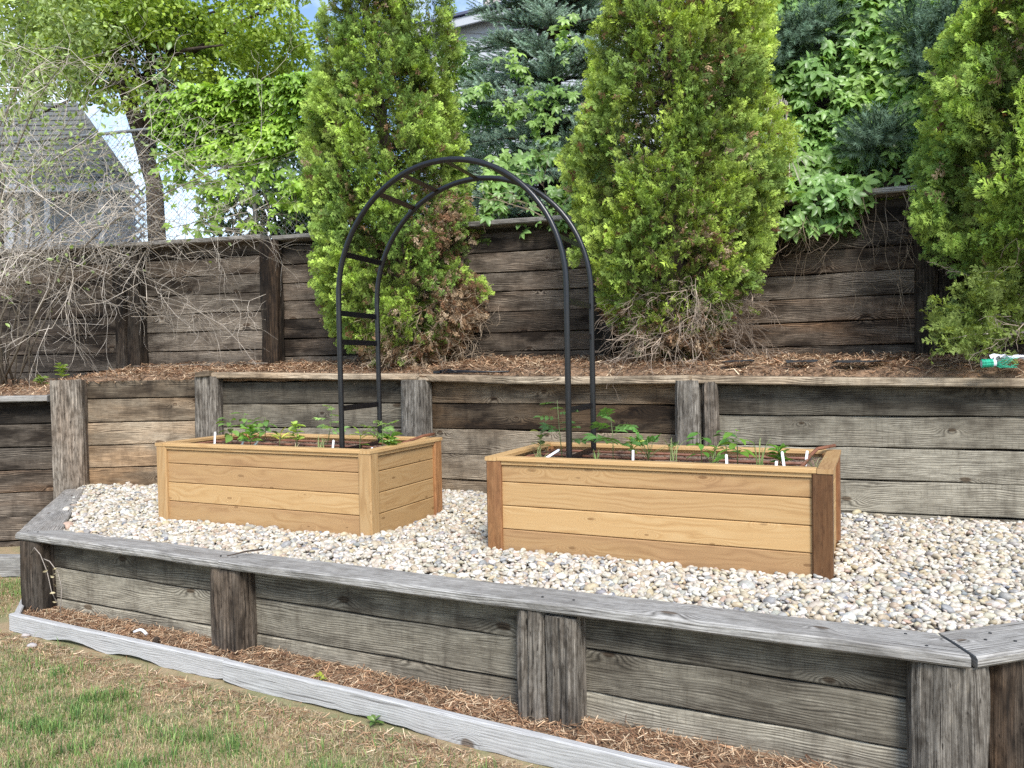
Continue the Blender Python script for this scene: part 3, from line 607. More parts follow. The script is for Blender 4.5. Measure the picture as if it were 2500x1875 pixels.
def seedling(kind, base, ht, spread, label, seed, col=(.09, .20, .04), group=None, cat_="seedling"):
    rng = np.random.default_rng(seed); b = np.array(base); root = thing("seedling", label, cat_, base, group or "seedlings in the planters")
    D, T, SC, parts = [], [], [], []
    stems = MB(); lean = rng.normal(size=2) * .05 * ht
    if kind in ('onion', 'dry'):
        n = int(11 if kind == 'onion' else 5); P, F = [], []
        for i in range(n):
            a = rng.uniform(0, 6.28); l = ht * rng.uniform(.6, 1.05); out_ = spread * rng.uniform(.15, 1.); pts = []
            o_ = b + np.array([rng.normal() * .012, rng.normal() * .012, 0])
            for t in np.linspace(0, 1, 6): pts.append(o_ + np.array([math.cos(a) * out_ * t ** 1.6, math.sin(a) * out_ * t ** 1.6, l * (t - .25 * t ** 3)]))
            stems2 = MB(); k0 = len(P)
            side = np.array([-math.sin(a + .8), math.cos(a + .8), 0])
            for j, p in enumerate(pts): ww = .0042 * (1 - j / 6.5); P += [p - side * ww, p + side * ww]
            for j in range(5): q = k0 + 2 * j; F += [(q, q + 1, q + 3), (q, q + 3, q + 2)]
        C = np.tile(np.array(col), (len(P), 1)) * rng.uniform(.8, 1.2, (len(P), 1))
        raw("leaves", np.array(P), np.array(F), M['grass'], C, root); return root
    top = b + np.array([lean[0], lean[1], ht * .92])
    stems.tube([b - np.array([0, 0, .02]), b * .5 + top * .5 + np.array([rng.normal() * .006, rng.normal() * .006, 0]), top], [.0035, .0028, .0015], 5)
    n = {'pepper': 13, 'basil': 16, 'tomato': 8, 'sprout': 9, 'parsley': 16}[kind]
    for i in range(n):
        t = (.25 + .75 * (i + .5) / n) if kind != 'parsley' else rng.uniform(.0, .2)
        if kind == 'sprout': t = rng.uniform(.3, 1.)
        a = i * 2.4 + rng.normal() * .3
        el = {'pepper': rng.uniform(-.2, .7), 'basil': rng.uniform(.2, .9), 'tomato': rng.uniform(.0, .8), 'sprout': rng.uniform(.3, 1.2), 'parsley': rng.uniform(.5, 1.3)}[kind]
        p = b + (top - b) * t; d = np.array([math.cos(a) * math.cos(el), math.sin(a) * math.cos(el), math.sin(el)])
        if kind == 'parsley': pe = ht * rng.uniform(.5, .85)
        elif kind == 'pepper': pe = spread * rng.uniform(.25, .6) * (1.1 - .6 * t)
        elif kind == 'tomato': pe = spread * .12
        else: pe = spread * .15
        q = p + d * pe; stems.tube([p, (p + q) / 2 + np.array([0, 0, .1 * pe]), q], [.0016, .0014, .001], 4)
        D.append(d * (1, 1, .5) + np.array([0, 0, -.15 if kind == 'pepper' else .05])); T.append(q)
        SC.append({'pepper': spread * rng.uniform(.65, 1.0) * (1.15 - .45 * t), 'basil': spread * rng.uniform(.85, 1.2), 'tomato': spread * rng.uniform(1.1, 1.55) * (1.1 - .35 * t), 'sprout': spread * rng.uniform(.9, 1.2), 'parsley': spread * rng.uniform(.55, .8)}[kind])
    D, T, SC = np.array(D), np.array(T), np.array(SC); up = np.tile(np.array([0, 0, 1.]), (n, 1)) + rng.normal(size=(n, 3)) * .25
    Rm = frames(D, rng, up=up)
    P, F = {'pepper': LF, 'basil': LFW, 'tomato': CP, 'sprout': LFN if spread > .07 else LF, 'parsley': CP}[kind]
    C = np.array(col) * rng.uniform(.75, 1.25, (n, 1)) * (1 + np.array([.5, .25, 0]) * rng.uniform(0, .5, (n, 1)))
    V, F2, CC = scatter(P, F, Rm, T, C, sc=SC); raw("leaves", V, F2, M['leaf'], CC, root, smooth=True)
    cc = (.10, .14, .04) if kind != 'basil' else (.3, .32, .14)
    o = stems.build("stem", M['stem'], root); return root
M['stem'] = plain("green_stem", (.13, .17, .06), .6, nscale=30, namt=.3)
def soil_at(which, u, v, t=None):
    """Where the seedling seen at this point stands on the soil; t, if given, is the row across the planter."""
    d = ray(u, v); o = PO[which]
    if t is None:
        p = at_z(u, v, SOILZ + o.z); t = min(.78, max(.13, (p - o).dot(PN)))
    k_ = (t + (o.x * PN.x + o.y * PN.y)) / (d.x * PN.x + d.y * PN.y); p = d * k_
    s = min(PL - .1, max(.1, (Vector((p.x, p.y, 0)) - Vector((o.x, o.y, 0))).dot(PD)))
    return pp(which, s, t, SOILZ)
GP, GB, GY, GT = (.16, .30, .08), (.34, .50, .11), (.50, .56, .12), (.24, .40, .13)
GO, GD = (.30, .36, .16), (.52, .44, .27)
for i, (wh, u, v, t, kind, ht, sp, col, lab) in enumerate([
    ('far', 566, 1068, .40, 'pepper', .215, .12, GP, "dark green pepper seedling nearest the far planter's outer back corner"),
    ('far', 602, 1064, .55, 'pepper', .245, .12, GP, "tallest pepper seedling, in the middle of the three pepper plants"),
    ('far', 645, 1060, .62, 'pepper', .215, .12, GP, "thin pepper seedling on the arch side of the three pepper plants"),
    ('far', 610, 1074, .28, 'basil', .16, .075, (.16, .32, .06), "bushy bright green seedling in front of the tallest pepper plant"),
    ('far', 683, 1070, .40, 'sprout', .10, .085, GY, "low yellow-green seedling between the pepper plants and the stacked basil"),
    ('far', 722, 1076, .30, 'basil', .20, .06, GB, "upright basil seedling with stacked pale leaves above straw-coloured stems"),
    ('far', 722, 1076, .28, 'dry', .09, .06, GD, "straw-coloured dry stalks around the foot of the stacked basil"),
    ('far', 782, 1066, .42, 'onion', .13, .07, GO, "pale grassy tuft beside the tomato seedling left of the arch"),
    ('far', 796, 1062, .45, 'tomato', .33, .12, GT, "lanky tomato seedling just outside the arch foot in the far planter"),
    ('far', 878, 1080, .33, 'sprout', .13, .08, (.26, .42, .06), "bright lettuce-green seedling between the two arch feet of the far planter"),
    ('far', 932, 1076, .30, 'tomato', .24, .11, GT, "curly tomato seedling against the arch foot at the back of the far planter"),
    ('far', 975, 1073, .38, 'basil', .11, .075, (.20, .36, .08), "low round-leaved seedling beside the tilted white tag at the end of the far planter"),
    ('near', 1373, 1096, .40, 'tomato', .40, .13, (.09, .19, .06), "tall drooping tomato seedling just outside the near planter's arch foot"),
    ('near', 1316, 1092, .45, 'sprout', .19, .07, (.17, .24, .09), "spindly seedling beside the tilted white tag in the near planter's outer corner"),
    ('near', 1318, 1106, .24, 'onion', .12, .05, GO, "short grass-like tuft in the near planter's outer corner"),
    ('near', 1456, 1108, .22, 'onion', .12, .04, (.28, .38, .14), "small upright chive tuft at the foot of the bushy tomato"),
    ('near', 1496, 1094, .38, 'tomato', .29, .165, (.10, .22, .06), "bushy broad-leaved tomato seedling inside the arch in the near planter"),
    ('near', 1543, 1086, .48, 'sprout', .13, .08, GY, "yellow-green seedling with a white tag, between bushy tomato and parsley"),
    ('near', 1582, 1092, .40, 'parsley', .17, .10, (.09, .25, .05), "dark green parsley-like seedling in front of the red-brown plank"),
    ('near', 1641, 1092, .42, 'onion', .21, .10, GO, "spreading onion tuft in front of the double wall post"),
    ('near', 1713, 1094, .35, 'pepper', .20, .10, (.10, .25, .04), "leafy pepper seedling in front of the double wall post's grey half"),
    ('near', 1741, 1098, .34, 'onion', .18, .13, GO, "leaning onion tuft between two pepper seedlings"),
    ('near', 1776, 1080, .60, 'pepper', .19, .09, (.07, .18, .04), "smaller pepper seedling at the back, behind the bright pepper"),
    ('near', 1800, 1106, .25, 'pepper', .22, .11, (.16, .33, .05), "bright pepper seedling in the front row of the near planter"),
    ('near', 1855, 1098, .36, 'onion', .23, .07, (.30, .40, .15), "tall upright onion tuft near the end of the near planter"),
    ('near', 1905, 1112, .25, 'basil', .13, .06, (.13, .28, .05), "small seedling between two white tags at the end of the near planter"),
    ('near', 1990, 1110, .30, 'dry', .14, .10, (.40, .40, .22), "bent dry onion stalks in the corner under the drip tube end"),
    ('near', 1330, 1086, .55, 'dry', .11, .05, GD, "dry stalk by the back of the near planter's outer end")]):
    seedling(kind, soil_at(wh, u, v, t), ht, sp, lab, 100 + i, col)
for i, (wh, u, v, t, h_, tl, lab) in enumerate([
    ('far', 523, 1070, .26, .115, .08, "white plant tag at the outer end of the far planter, left of the peppers"),
    ('far', 587, 1073, .28, .09, .45, "leaning white plant tag before the pepper seedlings"),
    ('far', 617, 1070, .32, .07, .7, "white plant tag half hidden behind the bushy bright seedling"),
    ('far', 811, 1079, .22, .085, .12, "white plant tag standing right beside the front arch foot in the far planter"),
    ('far', 929, 1088, .16, .05, .1, "short white plant tag close behind the rim under the curly tomato"),
    ('far', 992, 1074, .36, .08, 1.0, "strongly tilted white plant tag at the end of the far planter near the gap"),
    ('near', 1330, 1096, .36, .11, 1.05, "strongly tilted white plant tag at the outer end of the near planter"),
    ('near', 1545, 1102, .36, .075, .02, "white plant tag under the yellow-green seedling inside the near planter"),
    ('near', 1775, 1125, .15, .09, -.05, "white plant tag at the foot of the bright front-row pepper"),
    ('near', 1894, 1130, .13, .065, .06, "short plant tag with blue writing near the end of the near planter"),
    ('near', 1916, 1122, .17, .115, -.16, "tall leaning plant tag with blue marks near the end of the near planter"),
    ('near', 1966, 1090, .48, .085, .18, "white plant tag at the far end beside the drip header")]):
    p = soil_at(wh, u, v, t); t_ = thing("plant_tag", lab, "plant tag", p, "white plant tags")
    ca = Vector((math.cos(.05 * i - .1), math.sin(.05 * i - .1), 0)); up_ = (Z3 * math.cos(tl) + ca * math.sin(tl)).normalized(); sd_ = up_.cross(Vector((0, 1, 0))).normalized() * -1
    sd_ = Vector((1, 0, 0)) - up_ * up_.x; sd_.normalize(); nn = sd_.cross(up_)
    mb = MB(); wv_ = .0072; pr = [(-wv_ * .4, -.03), (wv_ * .4, -.03), (wv_, 0), (wv_, h_ * .93), (wv_ * .6, h_), (-wv_ * .6, h_), (-wv_, h_ * .93), (-wv_, 0)]
    mb.sweep([[p + sd_ * a + up_ * b_ + nn * q for a, b_ in pr] for q in (.0012, -.0012)]); tb_ = mb.build("tag_blade", M['white_plastic'], t_)
    if i in (9, 10, 8):
        mb = MB()
        for k_ in range(3): mb.box(p + sd_ * (-.005) + up_ * (h_ * (.35 + .16 * k_)) - nn * .002, sd_ * .010, nn * .0006, up_ * .003, ch=.0002)
        mb.build("handwriting", M['label_ink'], tb_)
# ------------------------------------------------------------ pebbles
BED = [fp(.2, .14), fp(5.4, .17), RA + rn * .17, RB + rn * .17, Vector((5.2, 4.35, 0)), MID[3], MID[2], MID[1], Vector((-4.15, 7.56, 0)), LB + ln_ * .1]
struct(sheet("gravel_bed_base", [p + Vector((0, 0, -.012)) for p in BED], M['gravelbase']))
def inside(P, poly):
    x, y = P[:, 0], P[:, 1]; c = np.zeros(len(P), bool); n = len(poly)
    for i in range(n):
        x0, y0, x1, y1 = poly[i][0], poly[i][1], poly[(i + 1) % n][0], poly[(i + 1) % n][1]
        if y0 == y1: continue
        c ^= ((y0 > y) != (y1 > y)) & (x < (x1 - x0) * (y - y0) / (y1 - y0) + x0)
    return c
def ico(sub):
    import bmesh
    bm = bmesh.new(); bmesh.ops.create_icosphere(bm, subdivisions=sub, radius=1.0)
    V = np.array([v.co[:] for v in bm.verts]); F = np.array([[v.index for v in f.verts] for f in bm.faces]); bm.free(); return V, F
def pebbles():
    rng = np.random.default_rng(11); gap = .0245
    xs, ys = np.meshgrid(np.arange(-4.3, 5.0, gap), np.arange(2.9, 7.7, gap)); P = np.stack([xs.ravel(), ys.ravel()], 1)
    P = P + rng.uniform(-.5, .5, P.shape) * gap * 1.15
    P = P[inside(P, BED)]
    for wh in ('far', 'near'):
        q = P - np.array(PO[wh][:2]); s = q @ np.array(PD[:2]); t = q @ np.array(PN[:2])
        P = P[~((s > .01) & (s < PL - .01) & (t > .01) & (t < PW - .01))]
    dist = np.hypot(P[:, 0], P[:, 1]); P = P[np.abs(P[:, 0]) < P[:, 1] * .70 + .6]
    N = len(P); IV, IF = ico(2); parts = []
    kind = rng.integers(0, 8, N)
    bed = np.array([mnoise.noise(Vector((p[0] * 1.3, p[1] * 1.3, 0))) * .018 + mnoise.noise(Vector((p[0] * 6, p[1] * 6, 4))) * .012 for p in P])
    pal = np.array([(.47, .42, .335), (.53, .485, .41), (.42, .36, .265), (.44, .36, .24), (.28, .275, .265), (.35, .335, .30), (.38, .29, .22), (.19, .195, .21), (.60, .575, .52)])
    pw_ = np.array([.25, .23, .15, .07, .05, .09, .04, .018, .15]); pw_ = pw_ / pw_.sum()
    C = pal[rng.choice(len(pal), N, p=pw_)] * rng.uniform(.85, 1.12, (N, 1)) * (1 + rng.normal(size=(N, 3)) * .02)
    for k_ in range(8):
        m = kind == k_; n = int(m.sum()); V = IV.copy(); o = k_ * 9.7
        for i, v in enumerate(V):
            d = .20 * mnoise.noise(Vector(v * .9) + Vector((o, 0, 0))) + .10 * mnoise.noise(Vector(v * 1.9) + Vector((0, o, 0))); V[i] = v * (1 + d)
        a = rng.uniform(0, 6.28, n); tilt = rng.normal(size=(n, 2)) * .38
        D = np.stack([np.cos(a), np.sin(a), tilt[:, 0]], 1); up = np.stack([rng.normal(size=n) * .35, rng.normal(size=n) * .35, np.ones(n)], 1)
        Rm = frames(D, rng, up=up); sz = .0158 * np.exp(rng.normal(size=n) * .30)
        sc = np.stack([sz * rng.uniform(.62, .95, n), sz * rng.uniform(1.0, 1.35, n), sz * rng.uniform(.42, .72, n)], 1)
        Rm = Rm * sc[:, None, :]
        T = np.c_[P[m], bed[m] + rng.normal(size=n) * .006 + .002]
        V2, F2, C2 = scatter(V, IF, Rm, T, C[m]); parts.append((V2, F2, C2))
    V, F, C2 = cat(parts); o = raw("pebbles", V, F, M['pebble'], C2, smooth=True); struct(o, 'stuff')
    o['label'] = "bed of rounded cream, tan and grey pebbles around the planters"
pebbles()

# ------------------------------------------------------------ lawn grass
def grass():
    rng = np.random.default_rng(21); N = 420000
    P = np.stack([rng.uniform(-4.8, 1.6, N), rng.uniform(2.5, 6.9, N)], 1)
    s = (P - np.array(FA[:2])) @ np.array(FD[:2]); off = (P - np.array(FA[:2])) @ np.array(FN[:2])
    P = P[((off < -.215 - .036 * s) | (s < -.12)) & (np.abs(P[:, 0]) < P[:, 1] * .70 + .15) & ~((P[:, 0] < -3.9) & (P[:, 1] > 6.3))]
    s = (P - np.array(FA[:2])) @ np.array(FD[:2]); off = (P - np.array(FA[:2])) @ np.array(FN[:2])
    g = np.array([mnoise.noise(Vector((p[0] * 2.6, p[1] * 2.6, 0))) + .55 * mnoise.noise(Vector((p[0] * 7, p[1] * 7, 3))) for p in P])
    edge = np.clip((-off - .24 - .036 * s) / .35, 0, 1)                       # thin and dry along the boards
    edge = np.where(s < 0, np.maximum(edge, np.clip((-s - .2) / .3, 0, 1) * .6), edge)
    lush = np.clip((g + .50 + .30 * (edge - .6)) * 1.0, 0, 1)
    keep = rng.uniform(0, 1, len(P)) < (.45 + .50 * lush) * (.40 + .60 * edge)
    P, lush = P[keep], lush[keep]; n = len(P)
    cn = np.array([mnoise.noise(Vector((p[0] * 9, p[1] * 9, 11))) for p in P]); clump = (cn > .12) & (rng.uniform(0, 1, n) < .65 * lush + .1)
    edge = edge[keep] if len(edge) != n else edge; dry = rng.uniform(0, 1, n) > (.10 + .62 * lush * (.15 + .85 * edge))
    L = np.where(dry, rng.uniform(.015, .04, n), np.where(clump, rng.uniform(.045, .095, n), rng.uniform(.018, .042, n))); a = rng.uniform(0, 6.28, n); lean = np.where(dry, rng.uniform(.5, 1.4, n), rng.uniform(.1, .8, n))
    wd = np.where(clump, rng.uniform(.0016, .0028, n), rng.uniform(.001, .002, n)); side = np.stack([-np.sin(a), np.cos(a), np.zeros(n)], 1); out_ = np.stack([np.cos(a), np.sin(a), np.zeros(n)], 1)
    b = np.c_[P, np.full(n, -.562)]; V = np.zeros((n, 5, 3))
    mid = b + out_ * (L * lean * .35)[:, None] + np.array([0, 0, 1.]) * (L * .6)[:, None]; tip = b + out_ * (L * lean)[:, None] + np.array([0, 0, 1.]) * (L * np.clip(1.05 - .45 * lean, .15, 1))[:, None]
    V[:, 0] = b - side * wd[:, None]; V[:, 1] = b + side * wd[:, None]; V[:, 2] = mid - side * wd[:, None] * .8; V[:, 3] = mid + side * wd[:, None] * .8; V[:, 4] = tip
    F = np.array([(0, 1, 3), (0, 3, 2), (2, 3, 4)])[None] + (np.arange(n) * 5)[:, None, None]
    green = np.array([(.15, .25, .075), (.21, .32, .095), (.11, .21, .07), (.29, .37, .13)])[rng.integers(0, 4, n)]; straw = np.array([(.50, .40, .24), (.40, .30, .17), (.56, .47, .30)])[rng.integers(0, 3, n)]
    C = np.where(dry[:, None], straw, green) * rng.uniform(.75, 1.25, (n, 1)); C = np.repeat(C[:, None], 5, 1).reshape(-1, 3)
    o = raw("grass", V.reshape(-1, 3), F.reshape(-1, 3), M['grass'], C); struct(o, 'stuff')
grass()

# ------------------------------------------------------------ fallen needles and bark litter
def litter(name, P, Z, rng, lmin, lmax, wid, flat=.18, pal=None, curl=.25):
    n = len(P); a = rng.uniform(0, 6.28, n); L = rng.uniform(lmin, lmax, n); el = rng.normal(size=n) * flat
    D = np.stack([np.cos(a) * np.cos(el), np.sin(a) * np.cos(el), np.sin(el)], 1); sd = np.stack([-np.sin(a), np.cos(a), rng.normal(size=n) * .3], 1) * (wid * rng.uniform(.6, 1.5, n))[:, None]
    c = np.c_[P, Z]; bend = np.stack([-np.sin(a), np.cos(a), rng.normal(size=n) * .4 + .3], 1) * (L * rng.normal(size=n) * curl)[:, None]
    V = np.zeros((n, 6, 3)); p0, p1, p2 = c - D * L[:, None] * .5, c + bend, c + D * L[:, None] * .5
    for i, p in enumerate((p0, p1, p2)): V[:, 2 * i] = p - sd; V[:, 2 * i + 1] = p + sd
    F = np.array([(0, 1, 3, 2), (2, 3, 5, 4)])[None] + (np.arange(n) * 6)[:, None, None]
    pal = np.array(pal); C = pal[rng.integers(0, len(pal), n)] * rng.uniform(.6, 1.3, (n, 1)); C = np.repeat(C[:, None], 6, 1).reshape(-1, 3)
    return struct(raw(name, V.reshape(-1, 3), F.reshape(-1, 4), M['dry'], C), 'stuff')
NEED = [(.36, .215, .125), (.27, .155, .09), (.46, .31, .19), (.17, .095, .058), (.56, .43, .29)]
def along_pts(lo, hi, n, rng, tmin=0., tmax=1.):
    seg = np.array([(lo[i + 1] - lo[i]).length for i in range(len(lo) - 1)]); cs = np.r_[0, np.cumsum(seg)] / seg.sum(); u = rng.uniform(0, 1, n)
    segh = np.array([(hi[i + 1] - hi[i]).length for i in range(len(hi) - 1)]); ch = np.r_[0, np.cumsum(segh)] / segh.sum()
    lo_, hi_ = np.array([p[:2] for p in lo]), np.array([p[:2] for p in hi])
    A = np.stack([np.interp(u, cs, lo_[:, k_]) for k_ in (0, 1)], 1); B = np.stack([np.interp(u, ch, hi_[:, k_]) for k_ in (0, 1)], 1)
    t = rng.uniform(tmin, tmax, n); return A + (B - A) * t[:, None], t
rng0 = np.random.default_rng(31)
P, t = along_pts([LEFTW[0]] + MID, UP, 30000, rng0, -.04, .97); k_ = (P[:, 0] > -6.2) & (P[:, 0] < 4.4); P, t = P[k_], t[k_]
Z = np.array([terr_z(p[0], p[1]) + .10 * max(t_, 0) - .05 * math.exp(-max(t_, 0) * 22) + .018 * (mnoise.noise(Vector((p[0] * 3, p[1] * 3, 0))) + .5 * mnoise.noise(Vector((p[0] * 11, p[1] * 11, 3)))) for p, t_ in zip(P, t)]) + rng0.uniform(.0, .03, len(P))
litter("needle_litter", P, Z, rng0, .03, .12, .0026, .22, NEED)
P, t = along_pts([fp(.1, -.09), fp(6.2, -.275)], [fp(.1, .11), fp(6.2, .11)], 11000, rng0, .0, .98); Z = np.array([foot_z(p[0]) for p in P]) - .012 + .016 * t + rng0.uniform(0, .022, len(P))
litter("needle_litter", P, Z, rng0, .03, .09, .0016, .2, NEED)
P, t = along_pts([fp(.2, -.62), fp(6.2, -.80)], [fp(.2, -.215), fp(6.2, -.42)], 9500, rng0, 0, 1.); k_ = rng0.uniform(0, 1, len(P)) < t ** 1.3 + .05; P = P[k_]
litter("needle_litter", P, -.558 + rng0.uniform(0, .012, len(P)), rng0, .03, .09, .0014, .12, NEED)
P, t = along_pts([Vector((-5.5, 6.3, 0)), Vector((-3.75, 5.4, 0))], [Vector((-5.0, 7.0, 0)), Vector((-3.6, 5.9, 0))], 1500, rng0, 0, 1.)
litter("needle_litter", P, -.558 + rng0.uniform(0, .012, len(P)), rng0, .03, .09, .0016, .12, NEED)
# ------------------------------------------------------------ arborvitae
def sprayP(seed):
    """One flat, fan-shaped spray of scale-leaved twigs, unit length."""
    rng = np.random.default_rng(seed); V, F = [], []
    def finger(b, a, l, w_, z):
        d = np.array([math.sin(a), math.cos(a), 0]); s = np.array([d[1], -d[0], 0]); b = np.array(b); k_ = len(V); zz = np.array([0, 0, z])
        V.extend([b, b + d * l * .55 - s * w_ + zz, b + d * l * .55 + s * w_ + zz, b + d * l + zz * 1.8]); F.extend([(k_, k_ + 2, k_ + 1), (k_ + 1, k_ + 2, k_ + 3)])
    finger((0, 0, 0), 0, .5, .022, 0); finger((0, .45, 0), rng.normal() * .1, .55, .045, -.03)
    for i in range(5):
        y = .12 + .15 * i
        for s in (-1, 1):
            a = s * (1.0 - .09 * i) + rng.normal() * .12; l = (.50 - .055 * i) * rng.uniform(.8, 1.15); z = rng.normal() * .05
            b = np.array([0, y, 0]); d = np.array([math.sin(a), math.cos(a), 0])
            finger(b, a, l, .040, z); finger(b + d * l * .35, a - s * .55, l * .6, .036, z + .02); finger(b + d * l * .45, a + s * .5, l * .5, .034, z - .02)
    V = np.array(V); V[:, 2] -= .22 * V[:, 1] ** 2; return V, np.array(F)
SPR = [sprayP(i) for i in range(4)]
DRYP = (lambda V_F: (V_F[0] * np.array([.8, 1, 1.6]), V_F[1]))(sprayP(9))
def lumpf(seed, n=70, zr=(1., 6.)):
    rng = np.random.default_rng(seed); return rng.uniform(0, 6.28, n), rng.uniform(*zr, n), rng.uniform(.14, .42, n), rng.uniform(-.19, .20, n)
def conifer_shell(axis, prof, zr, N, seed, size=(.10, .19), col=(.15, .21, .035), hollow=1.0, lump=None, deadf=None, R_ref=.9):
    """Sprays over the lumpy surface and through the outer part of a column; axis(z) and prof(z) give centre and radius."""
    prof_ = prof; prof = lambda z: prof_(z) * .98
    rng = np.random.default_rng(seed); lt, lz, ls, la = lump if lump else lumpf(seed)
    zs = np.linspace(zr[0], zr[1], 200); wgt = np.array([prof(z) for z in zs]) + .06; cdf = np.cumsum(wgt) / wgt.sum()
    z = np.interp(rng.uniform(0, 1, N), cdf, zs); th = rng.uniform(0, 6.283, N)
    r0 = np.array([prof(q) for q in z]); ax = np.array([axis(q) for q in z])
    r0 = r0 * (1 + .22 * np.array([mnoise.noise(Vector((math.cos(a) * 1.1 + seed * 3.3, math.sin(a) * 1.1, q * 1.25))) for a, q in zip(th, z)]))
    dth = (th[:, None] - lt[None] + math.pi) % 6.2832 - math.pi; dd = (dth * R_ref) ** 2 + (z[:, None] - lz[None]) ** 2
    lm = (la[None] * np.exp(-dd / (ls[None] ** 2) * 2.2)).sum(1)
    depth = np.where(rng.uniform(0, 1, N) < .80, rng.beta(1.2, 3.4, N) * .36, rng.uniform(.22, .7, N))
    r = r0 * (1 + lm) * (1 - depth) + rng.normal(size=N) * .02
    T = np.c_[ax[:, 0] + np.cos(th) * r, ax[:, 1] + np.sin(th) * r, z]
    out_ = np.stack([np.cos(th), np.sin(th), np.zeros(N)], 1)
    D = out_ * rng.uniform(.35, 1.0, (N, 1)) + np.array([0, 0, 1.]) * rng.uniform(-.15, .85, (N, 1)) + rng.normal(size=(N, 3)) * .33
    tang = np.stack([-np.sin(th), np.cos(th), np.zeros(N)], 1)
    up = tang * rng.normal(size=(N, 1)) + out_ * rng.normal(size=(N, 1)) * .55 + rng.normal(size=(N, 3)) * .35
    sc = rng.uniform(*size, N)
    gapn = np.array([mnoise.noise(Vector((p[0] * 3.4 + 9, p[1] * 3.4, p[2] * 2.6))) for p in T])
    kp = (gapn > -.10) | (depth > .20); T, th, depth, D, up, sc, lm, out_ = T[kp], th[kp], depth[kp], D[kp], up[kp], sc[kp], lm[kp], out_[kp]; N = len(T)
    clump = np.array([mnoise.noise(Vector((p[0] * 2.3, p[1] * 2.3, p[2] * 2.3))) + .6 * mnoise.noise(Vector((p[0] * 6, p[1] * 6, p[2] * 6))) for p in T])
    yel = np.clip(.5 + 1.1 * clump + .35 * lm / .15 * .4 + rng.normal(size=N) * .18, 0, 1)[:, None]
    lit_outer = (depth < .12)[:, None]
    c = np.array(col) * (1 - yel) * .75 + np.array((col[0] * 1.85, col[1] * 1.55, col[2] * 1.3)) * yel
    c = np.where(lit_outer, c * 1.30, c * .74) * rng.uniform(.8, 1.2, (N, 1))  # shade put into the colour: outer sprays lightened, inner ones darkened
    dead = np.zeros(N, bool) if deadf is None else (deadf(T, th, depth) > rng.uniform(0, 1, N))
    br = np.array([(.26, .16, .09), (.33, .23, .14), (.17, .09, .05), (.40, .30, .20)])[rng.integers(0, 4, N)] * rng.uniform(.7, 1.2, (N, 1))
    fleck = rng.uniform(0, 1, N) < .02
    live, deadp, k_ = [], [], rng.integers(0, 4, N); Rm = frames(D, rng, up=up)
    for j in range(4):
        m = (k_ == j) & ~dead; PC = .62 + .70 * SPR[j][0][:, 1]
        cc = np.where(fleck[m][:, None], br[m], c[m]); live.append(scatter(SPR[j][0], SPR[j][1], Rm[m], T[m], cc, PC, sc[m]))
    if dead.any():
        Dd = D[dead] * (1, 1, .3) + np.array([0, 0, -.55]); Rd = frames(Dd, rng, up=up[dead])
        deadp.append(scatter(DRYP[0], DRYP[1], Rd, T[dead], br[dead], None, sc[dead] * .95))
    return cat(live), (cat(deadp) if deadp else None)
def limbs(name, base, axis, prof, zr, n, seed, root, col=(.16, .11, .08), mat='twig', droop=0.):
    """Trunk and bare inner branches as one tapered mesh."""
    rng = np.random.default_rng(seed); mb = MB(); z0, z1 = zr
    mb.tube([(*axis(z)[:2], z) for z in np.linspace(z0 - .1, z1, 10)], [.10 * (1 - .85 * t) for t in np.linspace(0, 1, 10)], 8, smooth=True)
    for i in range(n):
        z = z0 + (z1 - z0) * rng.uniform(.02, .85) ** 1.3; a = rng.uniform(0, 6.28); r = prof(z) * rng.uniform(.6, .95); c = axis(z)
        d = np.array([math.cos(a), math.sin(a), 0]); p0 = np.array([c[0], c[1], z]); up_ = rng.uniform(.0, .5) - droop
        pts = [p0 + d * r * t + np.array([0, 0, r * (up_ * t + .2 * t * t)]) + rng.normal(size=3) * .02 * t for t in np.linspace(0, 1, 5)]
        mb.tube(pts, [.016, .012, .009, .006, .003], 4)
    o = mb.build(name, M['bark'], root); return o
def interp(tab): xs = [p[0] for p in tab]; ys = [p[1] for p in tab]; return lambda z: float(np.interp(z, xs, ys))
def twigs(name, root, starts, seed, n_sub=3, l=(.15, .4), rad=.003, col=(.30, .25, .20), drop=.35, spread=.5):
    """Bare crooked twigs from starts [(point, direction)]."""
    rng = np.random.default_rng(seed); V, F, C = [], [], []
    def seg(p, q, r0, r1, c):
        d = q - p; d = d / (np.linalg.norm(d) + 1e-9); a = np.cross(d, (.3, .5, .81)); a /= np.linalg.norm(a) + 1e-9; b = np.cross(d, a); k_ = len(V)
        for P_, rr in ((p, r0), (q, r1)):
            for j in range(3): an = j * 2.094; V.append(P_ + (a * math.cos(an) + b * math.sin(an)) * rr); C.append(c)
        for j in range(3): F.append((k_ + j, k_ + (j + 1) % 3, k_ + 3 + (j + 1) % 3, k_ + 3 + j))
    def grow(p, d, L, r, lev, c):
        m = 4 if lev < 2 else 3
        for i in range(m):
            d2 = d + rng.normal(size=3) * .22 + np.array([0, 0, -drop * .25]); d2 /= np.linalg.norm(d2); q = p + d2 * L / m
            seg(p, q, r * (1 - i / m * .5), r * (1 - (i + 1) / m * .5), c); p, d = q, d2
            if lev > 0 and rng.uniform() < .85: dd = d + rng.normal(size=3) * spread; grow(q, dd / np.linalg.norm(dd), L * rng.uniform(.45, .75), r * .6, lev - 1, c)
    for p, d in starts:
        c = np.array(col) * rng.uniform(.55, 1.35); grow(np.array(p, float), np.array(d, float) / np.linalg.norm(d), rng.uniform(*l), rad * rng.uniform(.8, 1.3), n_sub, c)
    return raw(name, np.array(V), np.array(F), M['twig'], np.array(C), root)

